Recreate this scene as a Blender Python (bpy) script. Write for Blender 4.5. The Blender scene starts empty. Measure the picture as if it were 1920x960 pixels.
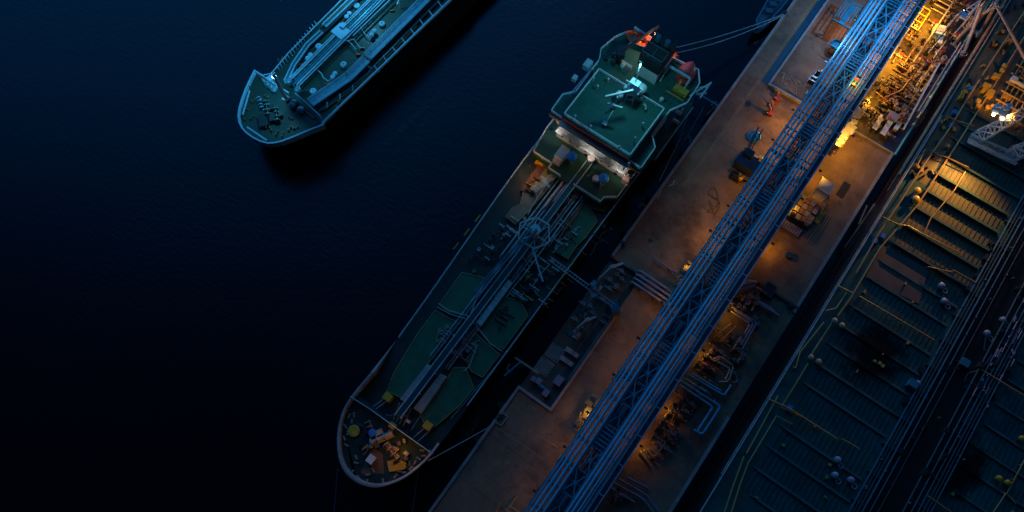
import bpy, bmesh, math, random
from mathutils import Vector, Matrix
R=math.radians; random.seed(7)
S=bpy.context.scene
# ------------------------------------------------ camera
F=1500.;T=R(18.9);A=R(35.6);H=165.
cd=bpy.data.cameras.new('camera');cam=bpy.data.objects.new('camera',cd);S.collection.objects.link(cam)
cam.location=(0,0,H);cam.rotation_euler=(T,0,A);cd.sensor_width=36;cd.lens=F/1920*36;cd.clip_end=9000;cd.clip_start=1
S.camera=cam
S.view_settings.view_transform='Standard';S.view_settings.look='None';S.view_settings.gamma=1;S.view_settings.exposure=0
# ------------------------------------------------ dusk sky: glow low ahead, dark overhead
W=bpy.data.worlds.new('World');S.world=W;W.use_nodes=True
nt=W.node_tree;N=nt.nodes;L=nt.links
for n in list(N):N.remove(n)
out=N.new('ShaderNodeOutputWorld');bg=N.new('ShaderNodeBackground');L.new(bg.outputs[0],out.inputs[0]);bg.inputs[1].default_value=1.0
tc=N.new('ShaderNodeTexCoord');dp=N.new('ShaderNodeVectorMath');dp.operation='DOT_PRODUCT'
ge=R(22);dp.inputs[1].default_value=(-math.sin(A+.25)*math.cos(ge),math.cos(A+.25)*math.cos(ge),math.sin(ge))
L.new(tc.outputs['Generated'],dp.inputs[0])
rp=N.new('ShaderNodeValToRGB');L.new(dp.outputs['Value'],rp.inputs[0])
SK=[(0.0,(.0002,.0015,.006)),(.36,(.0006,.005,.014)),(.50,(.001,.008,.026)),(.64,(.0015,.022,.08)),(.74,(.004,.085,.30)),(.85,(.007,.20,.68)),(1.0,(.03,.40,.95))]
e=rp.color_ramp.elements
e[0].position=0;e[0].color=(*SK[0][1],1);e[1].position=1;e[1].color=(*SK[-1][1],1)
for p,c in SK[1:-1]:
    k=e.new(p);k.color=(*c,1)
sky=N.new('ShaderNodeTexSky');sky.sky_type='NISHITA';sky.sun_disc=False;sky.sun_elevation=R(-2);sky.sun_rotation=-A
sc=N.new('ShaderNodeVectorMath');sc.operation='SCALE';sc.inputs['Scale'].default_value=.03;L.new(sky.outputs[0],sc.inputs[0])
ad=N.new('ShaderNodeVectorMath');ad.operation='ADD';L.new(rp.outputs[0],ad.inputs[0]);L.new(sc.outputs[0],ad.inputs[1]);L.new(ad.outputs[0],bg.inputs[0])
sd=bpy.data.lights.new('dusk_sun','SUN');sd.energy=.06;sd.angle=R(25);sd.color=(.25,.6,1)
so=bpy.data.objects.new('dusk_sun',sd);S.collection.objects.link(so);so.rotation_euler=(R(52),0,A+math.pi)
# ------------------------------------------------ helpers
def P(px,py,z=0.):
    x=(px-960)/F;y=(480-py)/F
    fh=y*math.cos(T)+math.sin(T);dn=math.cos(T)-y*math.sin(T)
    k=(H-z)/dn;r=x*k;f=fh*k
    return Vector((r*math.cos(A)-f*math.sin(A),r*math.sin(A)+f*math.cos(A),z))
def PP(pts,z): return [P(a,b,z) for a,b in pts]
class MB:
    def __init__(s): s.v=[];s.f=[]
    def box(s,c,size,rz=0,rx=0):
        x,y,z=[q/2 for q in size];o=len(s.v);m=Matrix.Rotation(rz,3,'Z')@Matrix.Rotation(rx,3,'X');c=Vector(c)
        for a,b,d in((-1,-1,-1),(1,-1,-1),(1,1,-1),(-1,1,-1),(-1,-1,1),(1,-1,1),(1,1,1),(-1,1,1)): s.v.append(c+m@Vector((a*x,b*y,d*z)))
        s.f+=[tuple(o+i for i in q) for q in((0,3,2,1),(4,5,6,7),(0,1,5,4),(1,2,6,5),(2,3,7,6),(3,0,4,7))];return s
    def base(s,c,size,rz=0):   # box standing on c
        return s.box((c[0],c[1],c[2]+size[2]/2),size,rz)
    def beam(s,a,b,w,h=None):
        h=h or w;a=Vector(a);b=Vector(b);d=b-a
        if d.length<1e-4:return s
        t=d.normalized();u=t.cross(Vector((0,0,1)))
        if u.length<.01:u=Vector((1,0,0))
        u.normalize();n=u.cross(t);o=len(s.v)
        for p in(a,b):
            for i,j in((-1,-1),(1,-1),(1,1),(-1,1)): s.v.append(p+u*i*w/2+n*j*h/2)
        s.f+=[tuple(o+i for i in q) for q in((0,1,2,3),(7,6,5,4),(0,4,5,1),(1,5,6,2),(2,6,7,3),(3,7,4,0))];return s
    def tube(s,pts,r,seg=8,closed=False):
        pts=[Vector(p) for p in pts];n=len(pts);o=len(s.v);up=None
        for i,p in enumerate(pts):
            if closed: t=(pts[(i+1)%n]-p).normalized()+(p-pts[i-1]).normalized()
            else:
                t=Vector((0,0,0))
                if i<n-1:t+=(pts[i+1]-p).normalized()
                if i>0:t+=(p-pts[i-1]).normalized()
            t.normalize()
            if up is None: up=Vector((0,0,1)) if abs(t.z)<.9 else Vector((1,0,0))
            u=t.cross(up)
            if u.length<.05:u=t.cross(Vector((0,1,0)))
            u.normalize();w=u.cross(t)
            up=w
            for k in range(seg):
                q=2*math.pi*k/seg;s.v.append(p+(u*math.cos(q)+w*math.sin(q))*r)
        for i in range(n if closed else n-1):
            a=o+i*seg;b=o+((i+1)%n)*seg
            for k in range(seg): s.f.append((a+k,a+(k+1)%seg,b+(k+1)%seg,b+k))
        if not closed: s.f+=[tuple(o+k for k in range(seg))[::-1],tuple(o+(n-1)*seg+k for k in range(seg))]
        return s
    def cyl(s,c,r,h,seg=16,r2=None):
        return s.lathe(c,[(0,0),(r,0),(r if r2 is None else r2,h),(0,h)],seg)
    def lathe(s,c,prof,seg=16):
        o=len(s.v);c=Vector(c)
        for r,z in prof:
            for k in range(seg):
                q=2*math.pi*k/seg;s.v.append(c+Vector((max(r,.0005)*math.cos(q),max(r,.0005)*math.sin(q),z)))
        for i in range(len(prof)-1):
            for k in range(seg):
                a=o+i*seg;b=a+seg;s.f.append((a+k,a+(k+1)%seg,b+(k+1)%seg,b+k))
        return s
    def sph(s,c,r,sx=1,sy=1,sz=1,seg=14,half=False):
        o=len(s.v);c=Vector(c);n=7;lo=0 if half else -90
        for i in range(n+1):
            a=R(lo+(90-lo)*i/n)
            for k in range(seg):
                q=2*math.pi*k/seg;s.v.append(c+Vector((r*sx*math.cos(a)*math.cos(q),r*sy*math.cos(a)*math.sin(q),r*sz*math.sin(a))))
        for i in range(n):
            for k in range(seg):
                a=o+i*seg;b=a+seg;s.f.append((a+k,a+(k+1)%seg,b+(k+1)%seg,b+k))
        return s
    def torus(s,c,R0,r,axis='z',seg=16):
        c=Vector(c);pts=[]
        for k in range(seg):
            q=2*math.pi*k/seg;a,b=R0*math.cos(q),R0*math.sin(q)
            pts.append(c+Vector((a,b,0) if axis=='z' else (0,a,b) if axis=='x' else (a,0,b)))
        return s.tube(pts,r,6,True)
    def prism(s,poly,z0,z1):
        o=len(s.v);n=len(poly);ar=sum(poly[i][0]*poly[(i+1)%n][1]-poly[(i+1)%n][0]*poly[i][1] for i in range(n))
        if ar<0:poly=poly[::-1]
        s.v+=[Vector((p[0],p[1],z0)) for p in poly]+[Vector((p[0],p[1],z1)) for p in poly]
        s.f+=[tuple(range(o,o+n))[::-1],tuple(range(o+n,o+2*n))]
        s.f+=[(o+i,o+(i+1)%n,o+n+(i+1)%n,o+n+i) for i in range(n)];return s
    def strip(s,path,w,z0,z1,closed=False):     # a wall of width w following a path
        n=len(path)
        for i in range(n if closed else n-1):
            a=Vector(path[i][:2]);b=Vector(path[(i+1)%n][:2]);d=(b-a);
            if d.length<.01:continue
            d.normalize();e=d*w*.48
            m=(a-e+b+e)/2;s.box((m.x,m.y,(z0+z1)/2),((b-a).length+2*e.length,w,z1-z0),math.atan2(d.y,d.x))
            z1+=.003*(1 if i%2 else -1)
        return s
    def rail(s,path,h=1.1,r=.05,sp=2.,closed=False,mid=True):
        path=[Vector(p) for p in path];n=len(path);U=Vector((0,0,h))
        q=path+[path[0]] if closed else path
        for a,b in zip(q,q[1:]):
            s.beam(a+U,b+U,r*2);
            if mid:s.beam(a+U*.5,b+U*.5,r*1.2)
            k=max(1,int((b-a).length/sp))
            for i in range(k+1):
                c=a.lerp(b,i/k);s.beam(c,c+U,r*1.4)
        return s
    def build(s,name,mat,parent=None,smooth=False,base=None):
        me=bpy.data.meshes.new(name);off=Vector((0,0,0))
        if parent is not None: off=parent['_w'] if False else ORI[parent.name]
        elif base is not None: off=Vector(base)
        me.from_pydata([tuple(v-off) for v in s.v],[],s.f);me.materials.append(mat)
        bm=bmesh.new();bm.from_mesh(me);bmesh.ops.recalc_face_normals(bm,faces=bm.faces);bm.to_mesh(me);bm.free()
        if smooth:
            me.polygons.foreach_set('use_smooth',[True]*len(me.polygons))
            try: me.set_sharp_from_angle(angle=R(40))
            except Exception: pass
        o=bpy.data.objects.new(name,me);S.collection.objects.link(o)
        if parent is not None:o.parent=parent;ORI[o.name]=off.copy()
        else:o.location=off;ORI[o.name]=off.copy()
        return o
ORI={}
def tag(o,label,cat,group=None):
    o['label']=label;o['category']=cat
    if group:o['group']=group
    return o
def thing(name,label,cat,loc,group=None):
    o=bpy.data.objects.new(name,None);S.collection.objects.link(o);o.location=loc;o.empty_display_size=.3;ORI[o.name]=Vector(loc)
    return tag(o,label,cat,group)
def struct(o,kind='structure'): o['kind']=kind;return o
def dup(o,loc,rz=0,label=None,group=None,sc=1,parent=None):
    c=o.copy();S.collection.objects.link(c)
    if parent is None:
        c.location=loc;c.rotation_euler=(0,0,rz);c.scale=(sc,)*3
        if label:c['label']=label
        if group:c['group']=group
    else:c.parent=parent
    for ch in list(o.children): dup(ch,None,parent=c)
    return c
# ------------------------------------------------ materials
def M(name,col,rough=.5,metal=0,var=.3,scale=.4,coat=0,bump=0,dirt=None,dirt_amt=.45,emit=None,es=1,dscale=.25,spec=.5,crack=False,blotches=None):
    m=bpy.data.materials.new(name);m.use_nodes=True;t=m.node_tree;n=t.nodes;l=t.links;b=n['Principled BSDF']
    b.inputs['Roughness'].default_value=rough;b.inputs['Metallic'].default_value=metal;b.inputs['Coat Weight'].default_value=coat
    b.inputs['Coat Roughness'].default_value=.28;b.inputs['Coat IOR'].default_value=1.6;b.inputs['Specular IOR Level'].default_value=spec
    if emit:
        b.inputs['Base Color'].default_value=(*col,1);b.inputs['Emission Color'].default_value=(*emit,1);b.inputs['Emission Strength'].default_value=es;return m
    c=n.new('ShaderNodeTexCoord')
    a=n.new('ShaderNodeTexNoise');a.inputs['Scale'].default_value=scale;a.inputs['Detail'].default_value=7;a.inputs['Roughness'].default_value=.65;l.new(c.outputs['Object'],a.inputs[0])
    mr=n.new('ShaderNodeMapRange');mr.inputs[1].default_value=.3;mr.inputs[2].default_value=.7;mr.inputs[3].default_value=1-var;mr.inputs[4].default_value=1+var;l.new(a.outputs[0],mr.inputs[0])
    v=n.new('ShaderNodeVectorMath');v.operation='SCALE';v.inputs[0].default_value=col;l.new(mr.outputs[0],v.inputs['Scale']);last=v.outputs[0]
    if dirt:
        d=n.new('ShaderNodeTexNoise');d.inputs['Scale'].default_value=dscale;d.inputs['Detail'].default_value=9;d.inputs['Roughness'].default_value=.7;l.new(c.outputs['Object'],d.inputs[0])
        r=n.new('ShaderNodeMapRange');r.inputs[1].default_value=.5;r.inputs[2].default_value=.68;r.inputs[4].default_value=dirt_amt;l.new(d.outputs[0],r.inputs[0])
        x=n.new('ShaderNodeMix');x.data_type='RGBA';l.new(r.outputs[0],x.inputs[0]);l.new(last,x.inputs[6]);x.inputs[7].default_value=(*dirt,1);last=x.outputs[2]
    if crack:
        for scl,wd,am in((.09,.005,.45),(.35,.006,.3)):
            kk=n.new('ShaderNodeTexNoise');kk.inputs['Scale'].default_value=scl;kk.inputs['Detail'].default_value=4;l.new(c.outputs['Object'],kk.inputs[0])
            s1=n.new('ShaderNodeMath');s1.operation='SUBTRACT';s1.inputs[1].default_value=.5;l.new(kk.outputs[0],s1.inputs[0]);s2=n.new('ShaderNodeMath');s2.operation='ABSOLUTE';l.new(s1.outputs[0],s2.inputs[0])
            s3=n.new('ShaderNodeMapRange');s3.inputs[1].default_value=0;s3.inputs[2].default_value=wd;s3.inputs[3].default_value=am;s3.inputs[4].default_value=0;l.new(s2.outputs[0],s3.inputs[0])
            x=n.new('ShaderNodeMix');x.data_type='RGBA';l.new(s3.outputs[0],x.inputs[0]);l.new(last,x.inputs[6]);x.inputs[7].default_value=(.03,.025,.02,1);last=x.outputs[2]
    for (sx_,sy_,sr_) in (blotches or ()):
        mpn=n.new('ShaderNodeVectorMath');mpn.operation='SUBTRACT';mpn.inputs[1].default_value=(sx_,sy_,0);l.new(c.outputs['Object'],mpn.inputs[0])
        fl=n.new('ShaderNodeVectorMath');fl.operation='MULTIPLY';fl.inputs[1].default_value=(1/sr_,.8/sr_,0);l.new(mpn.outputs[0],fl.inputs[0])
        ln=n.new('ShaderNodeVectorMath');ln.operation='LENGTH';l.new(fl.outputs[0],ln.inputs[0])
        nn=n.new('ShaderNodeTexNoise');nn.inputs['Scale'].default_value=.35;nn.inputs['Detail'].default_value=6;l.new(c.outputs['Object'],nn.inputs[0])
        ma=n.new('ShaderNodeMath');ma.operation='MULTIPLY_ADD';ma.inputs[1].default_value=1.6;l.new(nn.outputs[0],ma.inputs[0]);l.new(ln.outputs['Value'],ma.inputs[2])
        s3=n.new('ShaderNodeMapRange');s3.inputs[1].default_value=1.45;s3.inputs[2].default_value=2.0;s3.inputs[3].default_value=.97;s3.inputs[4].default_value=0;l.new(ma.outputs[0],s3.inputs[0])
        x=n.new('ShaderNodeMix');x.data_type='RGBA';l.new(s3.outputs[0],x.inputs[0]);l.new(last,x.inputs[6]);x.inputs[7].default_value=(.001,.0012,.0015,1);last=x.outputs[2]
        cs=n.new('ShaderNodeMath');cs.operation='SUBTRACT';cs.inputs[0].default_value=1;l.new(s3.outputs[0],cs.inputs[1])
    if blotches: b.inputs['Coat Weight'].default_value=0;b.inputs['Specular IOR Level'].default_value=.25
    l.new(last,b.inputs['Base Color'])
    if bump:
        q=n.new('ShaderNodeBump');q.inputs['Strength'].default_value=bump;q.inputs['Distance'].default_value=.05;l.new(a.outputs[0],q.inputs['Height']);l.new(q.outputs[0],b.inputs['Normal'])
    return m
m_conc=M('stained_concrete',(.27,.155,.10),.85,var=.35,crack=True,scale=.16,coat=0,bump=.3,dirt=(.06,.04,.04),dirt_amt=.85,dscale=.09)
m_conc2=M('dark_concrete',(.11,.07,.055),.75,var=.4,scale=.5,coat=0,dirt=(.04,.035,.035))
m_kerb=M('pale_kerb_concrete',(.38,.33,.32),.6,var=.2,coat=.2,dirt=(.12,.1,.1))
m_bluepaint=M('blue_pier_paint',(.01,.07,.12),.5,coat=.3,dirt=(.05,.05,.06))
m_pipe=M('blue_pipe_paint',(.08,.47,.68),.32,.1,var=.12,coat=.6,dirt=(.08,.28,.38),dirt_amt=.5,dscale=.6)
m_truss=M('blue_steel_paint',(.03,.26,.36),.4,.25,var=.25,coat=.5,dirt=(.04,.07,.09))
m_trussd=M('dark_blue_steel_paint',(.03,.10,.15),.45,.2,var=.25,coat=.4)
m_white=M('white_marine_paint',(.72,.72,.72),.5,var=.12,coat=.1,dirt=(.4,.3,.22),dirt_amt=.35,dscale=.8)
m_whiteblue=M('pale_blue_paint',(.52,.68,.72),.5,var=.2,coat=.1,dirt=(.15,.25,.3),dscale=.7)
m_pink=M('weathered_rim_paint',(.50,.37,.34),.5,var=.2,coat=.3,dirt=(.2,.11,.08),dscale=.5)
m_green=M('green_deck_paint',(.003,.11,.085),.7,var=.22,scale=.5,coat=.0,dirt=(.03,.05,.035),dirt_amt=.35,dscale=.35)
m_green2=M('bright_green_deck_patch',(.016,.13,.06),.6,var=.25,coat=.05,dirt=(.03,.06,.035))
m_dkgreen=M('dark_wet_green_deck',(.004,.028,.024),.6,var=.3,coat=.05,dirt=(.003,.008,.01),dscale=.35)
m_teal=M('teal_deck_paint',(.010,.06,.075),.5,var=.25,scale=.25,coat=.35,dirt=(.02,.04,.05))
m_s1deck=M('sea_green_deck_paint',(.012,.06,.045),.6,var=.25,coat=.1,dirt=(.01,.03,.035))
m_black=M('black_hull_paint',(.010,.011,.013),.35,var=.2,coat=.3)
m_dark=M('dark_machinery_paint',(.022,.024,.027),.45,.2,coat=.3)
m_red=M('red_boot_paint',(.26,.03,.02),.5,coat=.3,dirt=(.1,.02,.02))
m_redbright=M('signal_red_paint',(.42,.03,.03),.4,var=.12,coat=.4)
m_orange=M('lifeboat_orange',(.85,.10,.02),.4,var=.12,coat=.4)
m_yellow=M('yellow_safety_paint',(.70,.38,.02),.45,var=.15,coat=.3,dirt=(.2,.11,.03),dscale=.7)
m_ypipe=M('yellowish_pipe_paint',(.50,.30,.08),.45,var=.2,coat=.3)
m_blue=M('blue_cap_paint',(.02,.22,.62),.4,coat=.4)
m_glass=M('bridge_window_glass',(.015,.02,.03),.08,var=.05,coat=1)
m_brass=M('brown_pipe_paint',(.24,.13,.07),.45,.3,var=.3,dirt=(.07,.03,.02),dscale=1.5)
m_cream=M('cream_pipe_paint',(.48,.38,.30),.4,.2,var=.25,dirt=(.15,.08,.05),dscale=1.5)
m_purple=M('grey_violet_pipe_lagging',(.30,.27,.36),.45,.3,var=.2,coat=.2)
m_rope=M('blue_green_rope',(.22,.38,.42),.7)
m_canvas=M('white_canvas',(.62,.58,.58),.8,var=.1)
m_rubber=M('black_rubber',(.012,.012,.013),.7)
m_grate=M('galvanised_grating',(.5,.5,.52),.5,.1)
m_lamp=M('lit_sodium_lamp',(.8,.5,.2),emit=(1,.42,.08),es=25)
m_lampw=M('lit_white_lamp',(.9,.9,.9),emit=(1,.78,.5),es=35)
m_lampb=M('lit_cool_lamp',(.9,.9,.9),emit=(.6,.85,1),es=2)
# tan deck with dark blotches mixed into the colour for the big tanker
BLOTS=None
def _blotches():
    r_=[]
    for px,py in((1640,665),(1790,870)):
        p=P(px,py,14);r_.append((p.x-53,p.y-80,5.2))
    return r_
BLOTS=_blotches()
m_big=M('big_tanker_deck_paint',(.012,.095,.09),.55,var=.45,scale=.25,blotches=BLOTS,dirt=(.05,.05,.04),dirt_amt=.5,dscale=.2)
# ------------------------------------------------ water
wm=bpy.data.materials.new('harbour_water');wm.use_nodes=True;t=wm.node_tree;n=t.nodes;b=n['Principled BSDF']
b.inputs['Base Color'].default_value=(.0006,.0022,.0055,1);b.inputs['Roughness'].default_value=.12;b.inputs['IOR'].default_value=1.333;b.inputs['Specular IOR Level'].default_value=1.0
c=n.new('ShaderNodeTexCoord');mp=n.new('ShaderNodeMapping');mp.inputs['Rotation'].default_value=(0,0,R(20));mp.inputs['Scale'].default_value=(1,2.2,1);t.links.new(c.outputs['Object'],mp.inputs[0])
a=n.new('ShaderNodeTexNoise');a.inputs['Scale'].default_value=.55;a.inputs['Detail'].default_value=8;a.inputs['Roughness'].default_value=.6;t.links.new(mp.outputs[0],a.inputs[0])
q=n.new('ShaderNodeBump');q.inputs['Strength'].default_value=.32;q.inputs['Distance'].default_value=.14;t.links.new(a.outputs[0],q.inputs['Height']);t.links.new(q.outputs[0],b.inputs['Normal'])
a2=n.new('ShaderNodeTexNoise');a2.inputs['Scale'].default_value=.012;a2.inputs['Detail'].default_value=5;t.links.new(c.outputs['Object'],a2.inputs[0])
mr2=n.new('ShaderNodeMapRange');mr2.inputs[1].default_value=.35;mr2.inputs[2].default_value=.65;mr2.inputs[3].default_value=.08;mr2.inputs[4].default_value=.22;t.links.new(a2.outputs[0],mr2.inputs[0]);t.links.new(mr2.outputs[0],b.inputs['Roughness'])
mr3=n.new('ShaderNodeMapRange');mr3.inputs[1].default_value=.35;mr3.inputs[2].default_value=.65;mr3.inputs[3].default_value=.15;mr3.inputs[4].default_value=.5;t.links.new(a2.outputs[0],mr3.inputs[0]);t.links.new(mr3.outputs[0],q.inputs['Strength'])
mb=MB();mb.v=[Vector(p) for p in((-3000,-3000,0),(3000,-3000,0),(3000,3000,0),(-3000,3000,0))];mb.f=[(0,1,2,3)]
struct(mb.build('water',wm))
# ------------------------------------------------ pier
PZ=4.
PL,PR=-15.,23.
b=MB();b.prism([(PL,-60),(PR,-60),(PR,240),(PL,240),(PL,57),(-7.2,57),(-7.2,23.2),(PL,23.2)],1.2,PZ)
for y in range(-55,240,8):
    for x in(-12,-4,6,14,20):
        if not(x<-7 and 20<y<60):b.cyl((x,y,-2),.6,3.3,10)
struct(b.build('pier',m_conc))
b=MB();b.prism([(PL+.3,23.2),(-7.2,23.2),(-7.2,57),(PL+.3,57)],1.4,3.1);
for x in(-13,-9):
    for y in(26,36,46,54):b.cyl((x,y,-2),.5,3.5,10)
struct(b.build('service_platform',m_conc2))
def kerb(label,path,w=.6,h=.35,z=PZ,mat=None,grp='kerbs along the pier',name='pier_kerb'):
    b=MB();b.strip(path,w,z+.002,z+h);return tag(b.build(name,mat or m_kerb,base=(path[0][0],path[0][1],z)),label,'kerb',grp)
kerb('long pale kerb on the water edge beside the green-decked tanker stern',[(PL+.3,57.6),(PL+.3,137)])
kerb('pale kerb on the water edge below the dark service platform',[(PL+.3,-60),(PL+.3,14.6)])
kerb('pale kerb on the far side of the pier facing the big tanker, below the canvas shelter',[(PR-.3,69),(PR-.3,113.2)])
kerb('pale kerb at the bottom right edge of the pier',[(PR-.3,-60),(PR-.3,42)])
kerb('pale kerb framing the sunken service platform on two sides',[(PL+.3,16.6),(PL+.3,22.9),(-6.9,22.9),(-6.9,48)],.55,.45)
kerb('pale kerb crossing the pier under the two long white slabs',[(10.6,113.6),(PR,113.6)],.35,.4)
kerb('dark kerb crossing the pier above the bent blue pipes',[(13.5,70),(PR-.4,70)],.5,.6,mat=m_conc2)
# little notch platform with mooring bitts near the bow rope
# raised L wall in front of blue channel
b=MB();a1=P(1575,-60,PZ);a2=P(1441,160,PZ);a3=P(1507,193,PZ)
b.strip([(a2.x,a1.y+40,0),(a2.x,a2.y,0),(0,a3.y-.6,0)],.5,PZ+.002,PZ+.75)
tag(b.build('low_wall',m_kerb,base=a2),'low pale L-shaped wall with a blue painted strip beside it, top of the pier','wall')
b=MB();b.box((a2.x-1.05,(a2.y+240)/2,PZ+.06),(1.5,240-a2.y,.11));tag(b.build('painted_channel_cover',m_bluepaint,base=(a2.x-1,a2.y,PZ)),'long dark blue painted strip running along the low L-shaped wall','channel cover')
# painted lines on the pier
b=MB()
for x,y0,y1 in((a2.x-2.2,86,240),(a2.x-5.9,118,240),(a2.x-2.6,80,150)):
    b.box((x,(y0+y1)/2,PZ+.007),(.14,y1-y0,.006))
for p0,p1 in(((947,780),(1045,838)),((930,800),(1020,862)),((947,780),(975,735))):
    q0,q1=P(*p0,PZ+.01),P(*p1,PZ+.01);b.beam(q0,q1,.14,.006)
struct(b.build('painted_lines',M('faded_line_paint',(.42,.24,.10),.6,var=.5,scale=1.5)))
# expansion joints
b=MB()
for y in(2,12,62,78,94,118,136):b.box((-7.3 if y>57 or y<20 else 0,y,PZ+.004),(14.8,.10,.006))
for y in(-4,8,82,100):b.box((17,y,PZ+.004),(11.5,.10,.006))
struct(b.build('slab_joints',m_conc2))
b=MB();b.box((16.,190,PZ+.012),(10.5,152,.008));b.box((16,57,PZ+.012),(10,26,.008));struct(b.build('oil_stained_slab',M('oil_stained_slab',(.16,.115,.065),.7,var=.5,scale=.4,dirt=(.02,.015,.012),dirt_amt=.8,dscale=.5)))
# ------------------------------------------------ lamps
def lamp(px,py,z,power,col,label,kind='sodium',r=.25,name='pier_lamp',aim=None,blend=.6,size=150,grp=None,xyz=None):
    p=Vector(xyz) if xyz else P(px,py,z)
    t_=thing(name,label,'lamp',p,grp)
    MB().box(p+Vector((0,0,.18)),(.7,.45,.16)).build('lamp_housing',m_dark,t_)
    MB().box(p+Vector((0,0,.06)),(.5,.32,.08)).build('lamp_lens',m_lamp if kind=='sodium' else m_lampw if kind=='white' else m_lampb,t_)
    ld=bpy.data.lights.new(name+'_light','SPOT' if aim is not None else 'POINT');ld.energy=power;ld.specular_factor=0 if kind=='cool' else 1;ld.color=col;ld.shadow_soft_size=r
    lo=bpy.data.objects.new('lamp_light',ld);S.collection.objects.link(lo);lo.parent=t_;lo.location=(0,0,-1.1 if kind=='cool' else -.25)
    if aim is not None:
        ld.spot_size=R(size);ld.spot_blend=blend
        lo.rotation_euler=(Vector(aim)-p).to_track_quat('-Z','Y').to_euler()
    return t_
SOD=(1,.45,.02);SODL=(1,.42,.20);COOL=(.14,.62,1);WARM=(1,.72,.62)
GL='sodium lamps under the pipe bridge'
def bl(x,y,pw,lab,z=8.6,col=SOD): lamp(0,0,0,pw*(1.5 if y>65 else 1.0),col,lab,xyz=(x,y,z),grp=GL,aim=(x+(-1.2 if x<3 else 1.2),y,0),size=158,blend=.35)
# west side of the bridge
bl(-.6,136,600,'sodium lamp at the top end of the pier, left of the bridge',z=8.9)
bl(-.6,122,160,'sodium lamp between the fan cowl and the top end of the bridge',z=8.9)
bl(-.6,107,800,'sodium lamp lighting the orange slab inside the low L-shaped wall',z=8.9)
bl(-.6,98,300,'sodium lamp just below the low L-shaped wall',z=8.9)
bl(-.6,86,200,'sodium lamp just above the dark blue cabin and below the hydrants',z=8.9)
bl(-.6,79,90,'sodium lamp just below the dark blue cabin',z=8.9)
bl(-.6,72,260,'sodium lamp over the stained orange patch left of the pipe bridge',z=8.9)
bl(-.6,63,110,'sodium lamp by the single handrail crossing the pier',z=8.9)
bl(-.6,53,160,'sodium lamp by the four crossing pipes',z=8.9)
bl(-.6,44,90,'sodium lamp midway down the long orange slab right of the service platform',z=8.9)
bl(-.6,35,90,'sodium lamp right of the sunken service platform',z=8.9)
bl(-.6,26,170,'sodium lamp at the corner of the sunken service platform beside the bridge',z=8.9)
bl(-.6,18,120,'sodium lamp beside the pale pipe lagging at the lower end of the bridge',z=8.9)
bl(-.6,8,50,'sodium lamp below the pale lagging near the bottom of the bridge',z=8.9)
bl(-.6,-2,40,'sodium lamp at the bottom end of the bridge',z=8.9)
# east side
bl(12.9,107.5,1500,'sodium lamp above the tan slab under the two white slabs',z=11,col=(1,.52,.06))
bl(11.4,98,350,'sodium lamp on the tan slab above the canvas shelter',z=8)
bl(11.4,90,150,'sodium lamp beside the canvas shelter',z=8)
bl(11.4,78,190,'sodium lamp over the yellow lit slab below the crates',z=7)
bl(11.4,60,120,'sodium lamp over the bent violet pipes',z=7)
bl(11.4,50,110,'sodium lamp over the looped pipes by the bridge',z=7)
bl(11.4,36,110,'sodium lamp over the yellow lit slab at the lower right',z=6.5)
bl(11.4,27,110,'sodium lamp over the lowest yellow slab on the right',z=6.5)
bl(12.3,122,1100,'sodium lamp inside the dark crowded manifold',z=9,col=(1,.46,.03))
bl(12.3,134,3400,'sodium lamp lighting the orange slab inside the upper manifold',z=9.5,col=(1,.46,.03))
bl(12.3,148,4200,'sodium lamp at the yellow framed skid by the top edge',z=10,col=(1,.46,.03))
lamp(0,0,0,2600,(1,.55,.30),'peach lamp on a pole among the cream loading arms at the top right pier edge',kind='white',xyz=(17.5,143,19),name='pole_lamp')
b=MB();b.cyl((17.5,143,PZ),.14,15,8);tag(b.build('lamp_pole',m_dark,base=(17.5,143,PZ)),'tall thin dark pole carrying the peach lamp by the loading arms','pole')
# general lights on the pier masts that colour the big slab
# ------------------------------------------------ pipe bridge
BZ=11.
BY0,BY1=-70,240
pb=thing('pipe_bridge','long blue steel pipe bridge running the length of the pier','pipe bridge',(4.5,0,PZ))
def pline(name,x,z,r,mat,lab=None,y0=BY0,y1=BY1):
    b=MB();b.tube([(x,y0,z),(x,y1,z)],r,12)
    y=y0+((x*3.7)%6)
    while y<y1: b.tube([(x,y,z),(x,y+.22,z)],r*1.22,12);y+=12
    o=b.build(name,mat,pb,True)
    if lab:o['label']=lab
m_pipeb=M('aged_blue_pipe_paint',(.05,.38,.58),.4,.1,var=.25,coat=.4,dirt=(.10,.16,.18),dirt_amt=.7,dscale=.3);m_pipec=M('pale_blue_pipe_paint',(.14,.50,.72),.4,.1,var=.2,coat=.4,dirt=(.16,.2,.24),dirt_amt=.6,dscale=.4)
for x,r,m_ in((.35,.17,m_pipeb),(1.05,.26,m_pipe),(1.95,.30,m_pipe),(2.9,.25,m_pipec)): pline('pipe',x,BZ+1+r,r,m_)
for x,r,m_ in((6.4,.25,m_pipe),(7.15,.28,m_pipe),(7.95,.2,m_pipec)): pline('pipe',x,BZ+1+r,r,m_)
pline('pipe',8.45,BZ+1.1,.12,m_pipe);pline('pipe',4.2,BZ-.6,.14,m_trussd);pline('pipe',5.3,BZ-.6,.2,m_trussd);pline('pipe',4.75,BZ-1.2,.25,m_trussd)
b=MB()
for x in(.1,3.3,6.0,9.0):
    b.box((x,(BY0+BY1)/2,BZ+.8),(.28,BY1-BY0,.3));b.box((x,(BY0+BY1)/2,BZ-1.9),(.28,BY1-BY0,.3))
b.build('longitudinal_chord',m_truss,pb)
b=MB();y=BY0+1
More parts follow.
